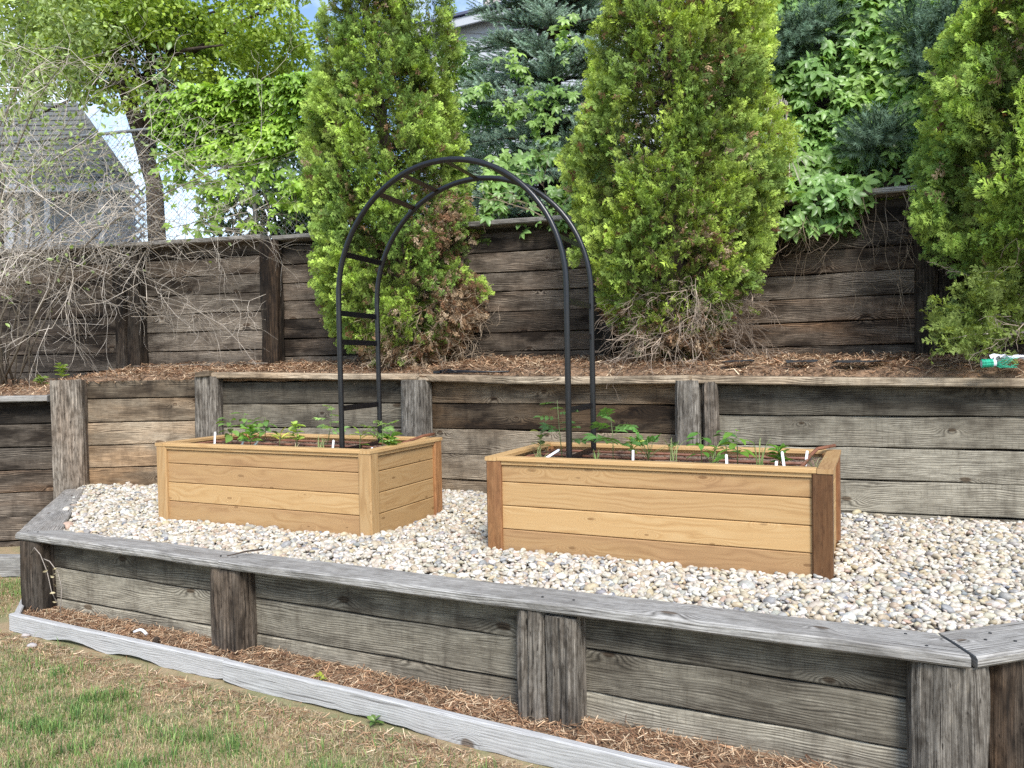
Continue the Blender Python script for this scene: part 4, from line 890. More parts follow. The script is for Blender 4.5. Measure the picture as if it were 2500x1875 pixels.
def arborvitae(label, axis, prof, zr, N, seed, deadf=None, heads=(), col=(.165, .265, .062), size=(.070, .135), nlimb=90):
    a0 = axis(zr[0]); root = thing("arborvitae", label, "conifer", (a0[0], a0[1], 1.08), "arborvitae on the upper terrace")
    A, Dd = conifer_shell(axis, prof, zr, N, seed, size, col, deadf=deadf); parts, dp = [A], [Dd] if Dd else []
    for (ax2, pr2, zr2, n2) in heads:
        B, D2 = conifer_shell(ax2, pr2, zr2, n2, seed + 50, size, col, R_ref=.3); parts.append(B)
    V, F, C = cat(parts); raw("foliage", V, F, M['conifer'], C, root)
    if dp: V, F, C = cat(dp); raw("dead_foliage", V, F, M['dry'], C, root)
    limbs("trunk", a0, axis, prof, zr, nlimb, seed, root); return root
# the conifer left of the arch's crown: leans left, two heads, scorched low on its right
axA = lambda z: (np.interp(z, [1.1, 2.5, 4.6, 6], [-1.0, -1.10, -1.36, -1.45]), 7.72)
prA = interp([(1.08, .30), (1.25, .50), (1.55, .72), (1.85, .74), (2.3, .78), (2.8, .75), (3.4, .66), (4.0, .50), (4.6, .36), (5.3, .2), (5.9, .03)])
def deadA(T, th, dp):
    x, z = T[:, 0], T[:, 2]; front = T[:, 1] < 7.75
    b1 = np.exp(-(((x + .48) / .36) ** 2 + ((z - 1.62) / .36) ** 2) * 1.1) * 1.15
    b2 = np.exp(-(((x + .62) / .22) ** 2 + ((z - 2.42) / .34) ** 2) * 1.1) * .85
    b3 = np.exp(-(((x + .55) / .3) ** 2 + ((z - 3.6) / .25) ** 2)) * .22
    b4 = np.clip((1.42 - z) / .25, 0, .75) * (x > -1.5)
    return np.maximum.reduce([b1 + b4, b2, b3, np.where(dp > .25, .25, .0)])
arborvitae("bulky two-headed arborvitae behind the arch's left side, browned low on its right side", axA, prA, (1.12, 5.9), 21000, 3, deadA,
           heads=[(lambda z: (np.interp(z, [3.2, 6], [-.76, -.80]), 7.75), interp([(3.2, .30), (4.0, .30), (4.6, .21), (5.3, .09), (5.6, .02)]), (3.2, 5.6), 2200)])
axB = lambda z: (1.385, 6.66); prB = interp([(1.08, .22), (1.35, .40), (1.6, .60), (1.85, .71), (2.2, .76), (2.6, .76), (3.3, .69), (4.2, .58), (5.0, .45), (5.8, .25), (6.3, .02)])
def deadB(T, th, dp):
    x, z = T[:, 0], T[:, 2]; b = np.clip((1.62 - z) / .38, 0, .9); b2 = np.exp(-(((x - 1.55) / .22) ** 2 + ((z - 2.0) / .3) ** 2)) * .55
    return np.maximum.reduce([b, b2, np.where(dp > .25, .25, .015)])
arborvitae("tall bright arborvitae right of the arch with bare brown twigs at its foot", axB, prB, (1.12, 6.3), 22000, 4, deadB, col=(.178, .272, .062))
axC = lambda z: (3.86, 5.50); prC = interp([(1.3, .12), (1.5, .26), (1.7, .52), (1.9, .80), (2.1, .90), (2.4, .83), (2.9, .80), (3.3, .68), (3.84, .47), (4.4, .25), (4.8, .03)])
arborvitae("arborvitae cut by the right edge of the photo, bright and free of brown patches", axC, prC, (1.34, 4.8), 15000, 5, lambda T, th, dp: np.where(dp > .25, .2, 0.) + np.clip((1.5 - T[:, 2]) / .4, 0, .6), col=(.168, .275, .066), size=(.080, .15))
def low_branch():
    root = thing("arborvitae_branch", "low bright green branch reaching out over the needle litter beside the green twine", "branch", (3.55, 5.35, 1.1))
    rng = np.random.default_rng(8); mb = MB(); T, D = [], []
    for k_ in range(5):
        p0 = np.array([3.75, 5.35 + .05 * k_, 1.16 + .05 * k_]); p1 = np.array([2.83 + .07 * k_, 5.22 + .06 * rng.normal(), 1.22 + .09 * k_])
        pts = [p0 + (p1 - p0) * t + np.array([0, 0, .05 * math.sin(3 * t)]) + rng.normal(size=3) * .012 for t in np.linspace(0, 1, 6)]; mb.tube(pts, [.012, .01, .008, .006, .004, .002], 5, tint=(1, 0, 0))
        for _ in range(80):
            t = rng.uniform(.42, 1.05); T.append(p0 + (p1 - p0) * t + rng.normal(size=3) * (.045, .06, .05)); D.append((p1 - p0) + rng.normal(size=3) * .6 + np.array([0, 0, .5]))
    T, D = np.array(T), np.array(D); n = len(T); Rm = frames(D, rng); C = np.array((.22, .29, .075)) * rng.uniform(.7, 1.3, (n, 1))
    V, F, C2 = scatter(SPR[0][0], SPR[0][1], Rm, T, C, .78 + .4 * SPR[0][0][:, 1], rng.uniform(.08, .15, n)); raw("foliage", V, F, M['conifer'], C2, root)
    mb.build("stem", M['dead_wood'], root)
M['dead_wood'] = plain("grey_dead_wood", (.30, .26, .22), .9, nscale=20, namt=.35)
low_branch()
rng1 = np.random.default_rng(77)
def around(cx, cy, r, z0, z1, n, dz, rng):
    out_ = []
    for _ in range(n):
        a = rng.uniform(math.pi, 2 * math.pi); rr = r * rng.uniform(.2, 1.); d = np.array([math.cos(a), math.sin(a), rng.uniform(*dz)]); out_.append(((cx + math.cos(a) * rr, cy + math.sin(a) * rr, rng.uniform(z0, z1)), d))
    return out_
arbs = [o for o in COL.objects if o.name.startswith("arborvitae") and o.type == 'EMPTY' and o.get('category') == 'conifer']
twigs("bare_twigs", arbs[0], around(-.75, 7.5, .5, 1.15, 1.75, 70, (-.5, .3), rng1), 41, 2, (.12, .30), .0030, (.36, .28, .20))
twigs("bare_twigs", arbs[1], around(1.45, 6.55, .55, 1.12, 1.75, 130, (-.6, .2), rng1), 42, 2, (.15, .36), .0032, (.34, .27, .21))
twigs("bare_twigs", arbs[2], around(3.7, 5.4, .55, 1.2, 1.7, 50, (-.4, .2), rng1), 43, 2, (.12, .3), .003, (.30, .24, .19))

# ------------------------------------------------------------ Virginia creeper
def palmate():
    P, F = leafP(4, .46, .28, .16); Vs, Fs, o = [], [], 0
    for a, l in ((0, 1.), (.95, .9), (-.95, .9), (1.95, .68), (-1.95, .68)):
        ca, sa = math.cos(a), math.sin(a); Q = P * l; V = np.stack([Q[:, 0] * ca + Q[:, 1] * sa, -Q[:, 0] * sa + Q[:, 1] * ca, Q[:, 2]], 1); Vs.append(V); Fs.append(F + o); o += len(V)
    return np.concatenate(Vs), np.concatenate(Fs)
PALM = palmate()
def creeper(label, pts, nrm, seed, size, col, group="Virginia creeper", stems=None, droop=.35, name="creeper"):
    """pts (n,3) leaf places, nrm (n,3) the way each leaf faces."""
    rng = np.random.default_rng(seed); n = len(pts); root = thing(name, label, "creeper", tuple(pts.mean(0) * (1, 1, 0) + np.array([0, 0, pts[:, 2].min()])), group)
    N_ = nrm + rng.normal(size=(n, 3)) * .42; D = rng.normal(size=(n, 3)) * .8 + np.array([0, -.25, -droop * 1.5]); Rm = frames(D, rng, up=N_)
    # keep the blade facing out: build the frame from the normal first
    Nn = N_ / np.linalg.norm(N_, axis=1, keepdims=True); Dn = D - Nn * (D * Nn).sum(1, keepdims=True); Rm = frames(Dn, rng, up=Nn)
    cl = np.array([mnoise.noise(Vector(p * 1.7)) for p in pts]); C = np.array(col) * (1 + .35 * cl[:, None] * np.array([1.3, .9, .6])) * rng.uniform(.75, 1.25, (n, 1))
    V, F, C2 = scatter(PALM[0], PALM[1], Rm, pts, C, None, rng.uniform(size[0], size[1], n)); raw("foliage", V, F, M['leaf'], C2, root, smooth=True)
    if stems: twigs("stem", root, stems, seed + 1, 2, (.3, .8), .0035, (.22, .17, .12), drop=.3)
    return root
def slope_pts(n, xr, yf, zr, rng, depth=.25):
    x = rng.uniform(*xr, n); t = rng.uniform(0, 1, n); z = zr[0] + (zr[1] - zr[0]) * t; y = np.array([yf(a, b) for a, b in zip(x, z)]) + rng.uniform(0, depth, n)
    return np.stack([x, y, z], 1)
def upy(x): return float(np.interp(x, [p.x for p in UP], [p.y for p in UP]))
rngc = np.random.default_rng(61)
def dens(P, f): return P[rngc.uniform(0, 1, len(P)) < np.array([f(p) for p in P])]
# the big bank of creeper on the right, hanging over the wall
P = slope_pts(9500, (2.0, 4.1), lambda x, z: upy(x) - .04 + max(0, (z - 2.55)) * .40 + .16 * mnoise.noise(Vector((x * 2, z * 2, 0))), (2.42, 5.2), rngc, .35)
P = dens(P, lambda p: (.75 if p[2] > 4.6 else 1.0) * (1 if mnoise.noise(Vector((p[0] * 1.9, p[2] * 1.9, 5))) > -.24 else .15) * (0.15 if (p[0] > 2.95 and p[2] < 2.72) else 1) * (.3 if (2.9 < p[0] < 3.3 and 3.05 < p[2] < 3.3) else 1))
H = np.array([(2.55 + rngc.normal() * .22, upy(2.55) - rngc.uniform(.08, .28), rngc.uniform(2.16, 2.58)) for _ in range(80)] + [(2.75 + rngc.normal() * .17, upy(2.75) - rngc.uniform(.08, .26), rngc.uniform(2.28, 2.62)) for _ in range(60)])
P = np.concatenate([P, H]); Nn_ = np.tile(np.array([0, -.75, .65]), (len(P), 1))
creeper("large bank of creeper between the two right-hand conifers, hanging over the dark wall", P, Nn_, 62, (.075, .125), (.25, .41, .12),
        stems=[((x, upy(x) - .1, 2.5), (rngc.normal() * .4, -.25, -1)) for x in np.linspace(2.2, 3.4, 16)])
dv = thing("dead_vine", "hanging tangle of grey dead vine tendrils beside the bright conifer's right flank", "dead vine", (2.35, 6.75, 2.5))
twigs("stem", dv, [((2.33 + rngc.normal() * .05, 6.72 + rngc.normal() * .04, 3.35 - .1 * rngc.uniform()), (rngc.normal() * .12, -.02, -1)) for _ in range(22)], 64, 0, (.45, .85), .0036, (.42, .38, .34), drop=.8, spread=.12)
# the middle patch over the wall between the conifers, and strands on the blue spruce
P = np.array([(rngc.uniform(-.25, 1.0), 0, rngc.uniform(2.38, 3.25)) for _ in range(620)]); P[:, 1] = [upy(p[0]) - .16 + max(0, p[2] - 2.5) * .45 + rngc.uniform(0, .3) for p in P]
P = dens(P, lambda p: 1. if mnoise.noise(Vector((p[0] * 2.2, p[2] * 2.2, 8))) > -.15 - (p[2] - 2.5) * .1 else .12); P = P[(P[:, 2] > 2.52) | ((P[:, 0] > .05) & (P[:, 0] < .75))]
creeper("creeper leaves trailing over the wall top under the blue spruce, seen through the arch", P, np.tile(np.array([0, -.8, .6]), (len(P), 1)), 66, (.075, .12), (.22, .37, .11), stems=[((.4, upy(.4), 2.5), (s_, -.2, .5)) for s_ in np.linspace(-1.2, 1.2, 8)])
P = []
for (u0, v0, u1, v1) in ((1290, 240, 1350, 330), (1370, 60, 1385, 120), (1215, 280, 1390, 255), (1130, 235, 1200, 220), (1240, 130, 1290, 200), (1310, 300, 1340, 380), (1300, 210, 1420, 235), (1230, 270, 1270, 270)):
    for t in np.linspace(0, 1, 26): p = at_y(u0 + (u1 - u0) * t, v0 + (v1 - v0) * t, 9.15 + rngc.uniform(-.1, .1)); P.append((p.x + rngc.normal() * .07, p.y, p.z + rngc.normal() * .06))
creeper("light green creeper strands climbing on the blue spruce", np.array(P), np.tile(np.array([0, -.8, .6]), (len(P), 1)), 68, (.07, .11), (.25, .40, .11))
# on the chain-link fence
P = np.array([(rngc.uniform(-4.0, -1.8), 0, 0) for _ in range(5200)]); P[:, 2] = 2.6 + 1.62 * rngc.uniform(0, 1, len(P)) ** .62; P[:, 1] = [upy(p[0]) + .17 + .16 * mnoise.noise(Vector((p[0] * 2.5, p[2] * 2.5, 1))) - .22 * max(0, p[2] - 3.6) + rngc.uniform(-.1, .12) for p in P]
P = dens(P, lambda p: (1. if p[2] > 3.45 + .25 * mnoise.noise(Vector((p[0] * 1.5, 0, 0))) else .34 * (1 if mnoise.noise(Vector((p[0] * 2, p[2] * 2, 4))) > -.05 else .15)) * (1 if p[0] > -3.8 or p[2] > 3.75 else .2))
creeper("bright yellow-green creeper heaped along the chain-link fence's top rail", P, np.stack([np.zeros(len(P)), np.full(len(P), -.6), np.where(P[:, 2] > 3.6, 1.0, .35)], 1), 70, (.065, .11), (.31, .49, .08), stems=[((x, upy(x) + .25, 2.5), (rngc.normal() * .4, 0, 1)) for x in np.linspace(-4.4, -2., 22)])

# ------------------------------------------------------------ broadleaved trees
def crown(blobs, n, seed, size, col, flat=.5, P_=LF, hol=.55):
    rng = np.random.default_rng(seed); w_ = np.array([b[3] * b[4] * b[5] for b in blobs]) ** .67; k_ = rng.choice(len(blobs), n, p=w_ / w_.sum()); B = np.array(blobs)[k_]
    d = rng.normal(size=(n, 3)); d /= np.linalg.norm(d, axis=1, keepdims=True); r = rng.uniform(hol, 1.05, (n, 1)) ** .7
    T = B[:, :3] + d * r * B[:, 3:6]; g = np.array([mnoise.noise(Vector(t * 1.6 / max(.6, float(B[0, 3])) + np.array([seed, 0, 0]))) for t in T]); T, d, r, g = T[g > -.22], d[g > -.22], r[g > -.22], g[g > -.22]; n = len(T)
    up = np.array([0, 0, 1.]) * flat + rng.normal(size=(n, 3)) * .5 + d * .3; D = rng.normal(size=(n, 3)) + d * .5 - np.array([0, 0, .5]); Rm = frames(np.cross(up, np.cross(D, up)), rng, up=up)
    C = np.array(col) * (1 + .4 * g[:, None] * np.array([1.3, 1., .5])) * rng.uniform(.75, 1.3, (n, 1))
    return scatter(P_[0], P_[1], Rm, T, C, None, rng.uniform(*size, n))
def big_tree():
    root = thing("broadleaf_tree", "big yellow-green leafy tree with dark forked trunk behind the chain-link fence", "tree", (-6.4, 13.2, 2.46))
    mb = MB()
    mb.tube([(-5.88, 13.2, 2.3), (-5.92, 13.2, 4.2), (-6.15, 13.15, 5.2), (-6.5, 13.1, 6.4), (-6.9, 13.0, 8.6)], [.15, .14, .13, .11, .05], 10)
    mb.tube([(-6.02, 13.2, 4.6), (-5.85, 13.1, 5.4), (-5.55, 13.0, 6.0), (-5.2, 12.9, 7.6)], [.13, .12, .09, .04], 8)
    mb.tube([(-6.05, 13.2, 4.8), (-5.95, 13.3, 6.4), (-6.05, 13.3, 8.4)], [.10, .09, .04], 8)
    rng = np.random.default_rng(15)
    for i in range(60):
        p = np.array((-6.3 + rng.normal() * .6, 13.0 + rng.normal() * .4, rng.uniform(5.6, 8.2))); d = np.array([rng.normal() * 1.3, rng.normal() * .8, rng.uniform(-.2, .8)])
        mb.tube([p, p + d * .6 + np.array([0, 0, .1]), p + d * 1.3], [.05, .03, .012], 5)
    mb.build("trunk", M['bark'], root)
    bl = []
    for i in range(46): bl.append((rng.uniform(-8.6, -3.9), 13.0 + rng.normal() * .9, rng.uniform(5.9, 9.6), rng.uniform(.5, .95), rng.uniform(.5, .9), rng.uniform(.3, .5)))
    for (u, v) in ((520, 215), (600, 190), (660, 130), (700, 215), (740, 90), (470, 190), (560, 90), (640, 40), (450, 60), (380, 25), (250, 60), (180, 110), (120, 150), (200, 190), (260, 215), (700, 160), (610, 235), (150, 50), (760, 150), (330, 60)):
        p = at_y(u, v, 12.6 + rng.normal() * .5); bl.append((p.x, p.y, p.z, .62, .6, .32))
    V, F, C = crown(bl, 60000, 16, (.065, .11), (.31, .43, .07)); raw("crown", V, F, M['leaf'], C, root)
big_tree()
def small_trees():
    root = thing("broadleaf_tree", "pale leafy tree filling the upper left corner behind the bare shrub", "tree", (-6.9, 10.6, 2.46)); rng = np.random.default_rng(17); mb = MB()
    mb.tube([(-6.9, 10.6, 2.3), (-6.8, 10.5, 3.8), (-6.9, 10.4, 5.5)], [.09, .07, .03], 7); mb.build("trunk", M['bark'], root)
    bl = [];
    for (u, v) in ((20, 40), (90, 90), (40, 150), (150, 30), (10, 230), (110, 190), (60, 10), (210, 60), (160, 130)): p = at_y(u, v, 10.4 + rng.normal() * .3); bl.append((p.x, p.y, p.z, .42, .4, .3))
    V, F, C = crown(bl, 3800, 18, (.06, .10), (.32, .42, .14)); raw("crown", V, F, M['leaf'], C, root)
    root = thing("broadleaf_shrub", "soft green leafy shrub between the two-headed conifer and the grey house", "shrub", (-.55, 11.6, 2.46)); mb = MB()
    mb.tube([(-.55, 11.6, 2.3), (-.6, 11.5, 3.5), (-.5, 11.5, 4.6)], [.07, .05, .02], 7); mb.build("stem", M['bark'], root); bl = []
    for (u, v, r_) in ((1120, 160, .35), (1140, 230, .45), (1165, 190, .3), (1110, 290, .5), (1160, 330, .5), (1190, 410, .5), (1100, 120, .25), (1180, 270, .3)): p = at_y(u, v, 11.4); bl.append((p.x, p.y, p.z, r_, r_, r_ * .8))
    V, F, C = crown(bl, 5200, 19, (.06, .10), (.20, .34, .11)); raw("foliage", V, F, M['leaf'], C, root)
small_trees()
def shoots():
    for (stems, lab, seed, col, nm) in (([((420, 285), (385, 110)), ((400, 290), (430, 190)), ((440, 290), (480, 230)), ((380, 285), (345, 210)), ((395, 280), (405, 170))], "upright leafy shoots rising above the fence rail in front of the tree trunk", 23, (.17, .28, .07), "leafy_shoots"),
                               ([((590, 290), (605, 170)), ((585, 290), (570, 210)), ((600, 280), (640, 200)), ((560, 290), (560, 230))], "yellow-green shoot tips sticking up from the creeper near the two-headed conifer", 24, (.30, .42, .06), "leafy_shoots")):
        rng = np.random.default_rng(seed); P, mb = [], MB()
        for (a, b) in stems:
            p, q = at_y(*a, 9.05), at_y(*b, 8.95); mb.tube([p, (p + q) / 2 + Vector((.03, 0, 0)), q], [.008, .006, .003], 5)
            for t in np.linspace(.1, 1, 24): P.append(np.array(p.lerp(q, t)) + rng.normal(size=3) * .05)
        P = np.array(P); n = len(P); root = thing(nm, lab, "shrub", tuple(P.mean(0) * (1, 1, 0) + np.array([0, 0, 2.5])), "leafy shoots over the fence")
        mb.build("stem", M['bark'], root); D = rng.normal(size=(n, 3)) + np.array([0, -.3, .3]); Rm = frames(D, rng, up=np.tile(np.array([0, -.4, 1.]), (n, 1)) + rng.normal(size=(n, 3)) * .4)
        V, F, C = scatter(LF[0], LF[1], Rm, P, np.array(col) * rng.uniform(.75, 1.25, (n, 1)), None, rng.uniform(.07, .13, n)); raw("foliage", V, F, M['leaf'], C, root, smooth=True)
shoots()

# ------------------------------------------------------------ blue spruce and dark pine
def needle_shoot(n, seed, ang=.75, w=.016):
    """A shoot clothed in needles, unit length along y."""
    rng = np.random.default_rng(seed); V, F = [(-.02, 0, 0), (.02, 0, 0), (0, 1., 0)], [(0, 1, 2)]
    for i in range(n):
        y = rng.uniform(.02, 1.); a = rng.uniform(0, 6.28); l = rng.uniform(.13, .2); r = math.sin(ang); d = np.array([math.cos(a) * r, math.cos(ang), math.sin(a) * r]); s = np.cross(d, (0, 1, 0)); s /= np.linalg.norm(s) + 1e-9; b = np.array([0, y, 0]); k_ = len(V)
        V += [tuple(b - s * w), tuple(b + s * w), tuple(b + d * l)]; F.append((k_, k_ + 1, k_ + 2))
    return np.array(V), np.array(F)
NS = needle_shoot(64, 1, .75, .021)
def spruce():
    root = thing("blue_spruce", "blue-green spruce with layered drooping branches, standing between the two big conifers", "conifer", (.62, 10.3, 2.46)); rng = np.random.default_rng(25)
    mb = MB(); mb.tube([(.62, 10.3, 2.3), (.62, 10.3, 9)], [.13, .03], 8); T, D, S_ = [], [], []
    for L in range(17):
        z = 2.75 + L * .33; R_ = max(.25, 1.30 - .13 * (z - 2.75)); nb = 13
        for b in range(nb):
            a = 6.283 * b / nb + L * .7 + rng.normal() * .15; el = .12 + rng.normal() * .08; r = R_ * rng.uniform(.8, 1.1); o_ = np.array([.62, 10.3, z + rng.normal() * .05]); d = np.array([math.cos(a), math.sin(a), el])
            tip = lambda t: o_ + d * r * t + np.array([0, 0, -.28 * t * t * r + .12 * t ** 3])
            mb.tube([tip(t) for t in (0, .35, .7, 1)], [.02, .014, .009, .004], 5)
            sd = np.array([-math.sin(a), math.cos(a), 0])
            for t in np.linspace(.25, 1., 10):
                for s in (-1, 0, 1):
                    for q in range(3):
                        if s == 0 and t < .9: continue
                        T.append(tip(t) + rng.normal(size=3) * .02); D.append(d + sd * s * rng.uniform(.7, 1.2) + np.array([0, 0, rng.uniform(-.1, .25)])); S_.append(rng.uniform(.14, .26) * (1.25 - .45 * t))
                if t > .4:
                    for q in range(2):
                        s = rng.choice([-1, 1]); e_ = tip(t) + sd * s * rng.uniform(.08, .2) + d * .06; T.append(e_); D.append(d + sd * s * rng.uniform(.2, .9) + np.array([0, 0, .1])); S_.append(rng.uniform(.12, .2))
    T, D, S_ = np.array(T), np.array(D), np.array(S_); n = len(T); C = np.array((.33, .445, .355)) * rng.uniform(.7, 1.25, (n, 1)); PC = .7 + .5 * np.clip(NS[0][:, 1], 0, 1)
    V, F, C2 = scatter(NS[0], NS[1], frames(D, rng), T, C, PC, S_); raw("foliage", V, F, M['needle'], C2, root); mb.build("trunk", M['bark'], root)
spruce()
NP = needle_shoot(60, 3, .55, .007); NP[0][:, [0, 2]] *= 2.2
def pine(label, c, blobs, n, seed, col):
    root = thing("pine_tree", label, "conifer", c, "dark pines behind the wall"); rng = np.random.default_rng(seed); mb = MB()
    mb.tube([c, (c[0], c[1], c[2] + 7)], [.16, .06], 8); B = np.array(blobs)
    for b in blobs: mb.tube([(c[0], c[1], b[2] - .2), ((c[0] + b[0]) / 2, (c[1] + b[1]) / 2, b[2] - .1), tuple(b[:3])], [.05, .03, .012], 5)
    k_ = rng.integers(0, len(B), n); d = rng.normal(size=(n, 3)); d /= np.linalg.norm(d, axis=1, keepdims=True); T = B[k_, :3] + d * B[k_, 3:4] * rng.uniform(.2, 1., (n, 1)); D = d + np.array([0, -.2, .5]) + rng.normal(size=(n, 3)) * .3
    C = np.array(col) * rng.uniform(.65, 1.3, (n, 1)) * np.where(B[k_, 3:4] < .2, 1.7, 1.); V, F, C2 = scatter(NP[0], NP[1], frames(D, rng), T, C, None, rng.uniform(.16, .26, n)); raw("foliage", V, F, M['needle'], C2, root); mb.build("trunk", M['bark'], root)
rp = np.random.default_rng(33)
PTUFT = [(u, v) for u, v in ((1960, 90), (2010, 60), (2230, 70), (2290, 110), (2330, 60), (1900, 150), (1930, 110), (2120, 350), (2150, 340), (2250, 160))]
bl = [(rp.uniform(1.6, 5.2), rp.uniform(8.5, 9.6), rp.uniform(2.9, 7.2), rp.uniform(.35, .55)) for _ in range(70)]
for (u, v) in PTUFT:
    q = at_y(u, v, 7.1); q = at_y(u, v, upy(q.x) + max(0, q.z - 2.55) * .40 - .02); bl += [(q.x, q.y, q.z, .13)]
pine("dark blue-green pine whose long needles show through the bank of creeper", (3.4, 8.6, 2.46), bl, 6500, 34, (.075, .12, .08))
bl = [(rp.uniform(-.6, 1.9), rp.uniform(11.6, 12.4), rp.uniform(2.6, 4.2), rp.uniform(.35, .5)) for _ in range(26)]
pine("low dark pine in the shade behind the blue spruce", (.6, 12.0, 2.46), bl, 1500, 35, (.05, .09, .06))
def understory():
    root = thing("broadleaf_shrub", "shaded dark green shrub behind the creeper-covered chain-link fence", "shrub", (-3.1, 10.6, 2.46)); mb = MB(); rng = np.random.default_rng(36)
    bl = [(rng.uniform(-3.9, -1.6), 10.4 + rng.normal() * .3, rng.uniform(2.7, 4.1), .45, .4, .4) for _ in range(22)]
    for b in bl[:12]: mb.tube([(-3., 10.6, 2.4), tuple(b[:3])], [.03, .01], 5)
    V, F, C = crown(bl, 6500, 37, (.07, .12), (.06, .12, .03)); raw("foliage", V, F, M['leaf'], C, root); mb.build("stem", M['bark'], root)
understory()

# ------------------------------------------------------------ bare grey shrub
def bare_shrub():
    root = thing("bare_shrub", "sprawling bare grey shrub arching over the terrace at the left edge", "shrub", (-5.15, 8.25, 1.05)); rng = np.random.default_rng(51); starts = []
    mb = MB(); nodes = []
    for i in range(20):
        b = np.array([-5.35 + rng.normal() * .14, 8.2 + rng.normal() * .12, 1.0]); k_ = i / 20
        end = np.array([-5.3 + 3.0 * rng.uniform(0, 1) ** 1.4, 8.05 + rng.normal() * .25, rng.uniform(1.9, 3.5) if i % 4 else rng.uniform(3.3, 4.8)])
        if end[2] > 3.6: end[0] = min(end[0], -4.0)
        pts = []
        for t in np.linspace(0, 1, 9): pts.append(b + (end - b) * t + np.array([-.25 * math.sin(math.pi * t), 0, .55 * math.sin(math.pi * t) * (1 - .3 * t)]) + rng.normal(size=3) * .03 * t)
        r0 = rng.uniform(.007, .017); mb.tube(pts, [r0 * (1 - .8 * t) for t in np.linspace(0, 1, 9)], 5)
        for j in range(4, 9):
            for _ in range(2): d = pts[j] - pts[j - 1]; d /= np.linalg.norm(d); starts.append((pts[j] + (pts[j - 1] - pts[j]) * rng.uniform(), d * .8 + rng.normal(size=3) * (.75, .4, .6))); nodes.append(pts[j])
    for _ in range(85):                       # the dense tangle low in front of the wall
        p = (rng.uniform(-5.6, -3.5), 8.0 + rng.normal() * .25, 2.35 + rng.normal() * .38); starts.append((p, (rng.uniform(-.3, 1.), rng.normal() * .4, rng.normal() * .55)))
    for _ in range(26): starts.append(((rng.uniform(-3.9, -3.0), 8.1 + rng.normal() * .15, 2.5 + rng.normal() * .5), (1, rng.normal() * .3, rng.normal() * .4)))
    mb.build("stem", M['dead_wood2'], root)
    twigs("bare_twigs", root, starts, 52, 2, (.35, .85), .0034, (.52, .46, .39), drop=.12, spread=.55)
    n = 2600; k_ = rng.integers(0, len(nodes), n); P = np.array(nodes)[k_] + rng.normal(size=(n, 3)) * (.25, .2, .28); m = (rng.uniform(0, 1, n) < np.where(P[:, 2] > 3.0, 1.0, .12)); P = P[m]; n = len(P)
    V, F, C = scatter(LF[0], LF[1], frames(rng.normal(size=(n, 3)), rng), P, np.array((.30, .40, .13)) * rng.uniform(.7, 1.3, (n, 1)), None, rng.uniform(.035, .07, n)); raw("leaves", V, F, M['leaf'], C, root)
M['dead_wood2'] = plain("grey_brown_bark", (.14, .115, .085), .9, nscale=20, namt=.4)
bare_shrub()
for (u, v, Y, h_, lab, sd_) in ((100, 897, 7.95, .10, "tiny pale green weed in the litter near the bare shrub's foot", 1), (150, 886, 7.9, .20, "small leafy weed growing against the dark double post", 2)):
    p = at_y(u, v, Y); seedling('basil', (p.x, p.y, terr_z(p.x, p.y) + .04), h_, .07, lab, 300 + sd_, (.20, .30, .08), "weeds on the terrace", "weed")
p = at_z(783, 1668, -.5); seedling('sprout', (p.x, p.y, -.505), .045, .03, "tiny yellow-green weed in the needle strip below the long cap", 310, (.34, .40, .07), "weeds on the terrace", "weed")
p = at_z(915, 1770, -.555); seedling('sprout', (p.x, p.y, -.56), .03, .035, "small broad-leaved weed at the foot of the longest lawn board", 311, (.12, .22, .05), "weeds on the terrace", "weed")
# ------------------------------------------------------------ chain-link fence
def fence():
    root = thing("chain_link_fence", "galvanised chain-link fence on top of the tall wall behind the bare shrub", "fence", (-4.2, 9.0, 2.5))
    A, B = Vector((-8.2, 10.05, 0)), Vector((-1.7, 8.5, 0)); d = (B - A); L = d.length; d /= L; z0, z1 = 2.54, 3.88
    mb = MB(); mb.tube([A + Z3 * z1, B + Z3 * z1], .021, 8); mb.build("top_rail", M['steel'], root)
    for s in (1.0, 5.53): mb = MB(); mb.tube([A + d * s + Z3 * 2.45, A + d * s + Z3 * (z1 + .04)], .028, 10); mb.build("post", M['steel'], root)
    V, F = [], []; n = Vector((-d.y, d.x, 0)); st = .066; W_ = .0013
    def wire(p, q):
        k_ = len(V); t = (q - p).normalized(); a = n * W_; b = t.cross(n) * W_
        for P_ in (p, q):
            for o_ in (a + b, -a + b, -a - b, a - b): V.append(tuple(P_ + o_))
        for j in range(4): F.append((k_ + j, k_ + (j + 1) % 4, k_ + 4 + (j + 1) % 4, k_ + 4 + j))
    H_ = z1 - z0; m = int(L / st)
    for i in range(-int(H_ / st), m):
        for sgn in (1, -1):
            s0 = i * st; a0, a1 = (s0, s0 + H_) if sgn > 0 else (s0 + H_, s0); ta, tb = 0., 1.
            # clip the diagonal to the fence's length
            lo, hi = min(a0, a1), max(a0, a1); 
            if hi < 0 or lo > L: continue
            f = lambda x: (x - a0) / (a1 - a0); t0, t1 = max(0, min(f(max(lo, 0)), f(min(hi, L)))), min(1, max(f(max(lo, 0)), f(min(hi, L))))
            P_ = lambda t: A + d * (a0 + (a1 - a0) * t) + Z3 * (z0 + H_ * t) + n * (.002 * sgn); wire(P_(t0), P_(t1))
    raw("wire_mesh", np.array(V), np.array(F), M['steel'], None, root)
fence()

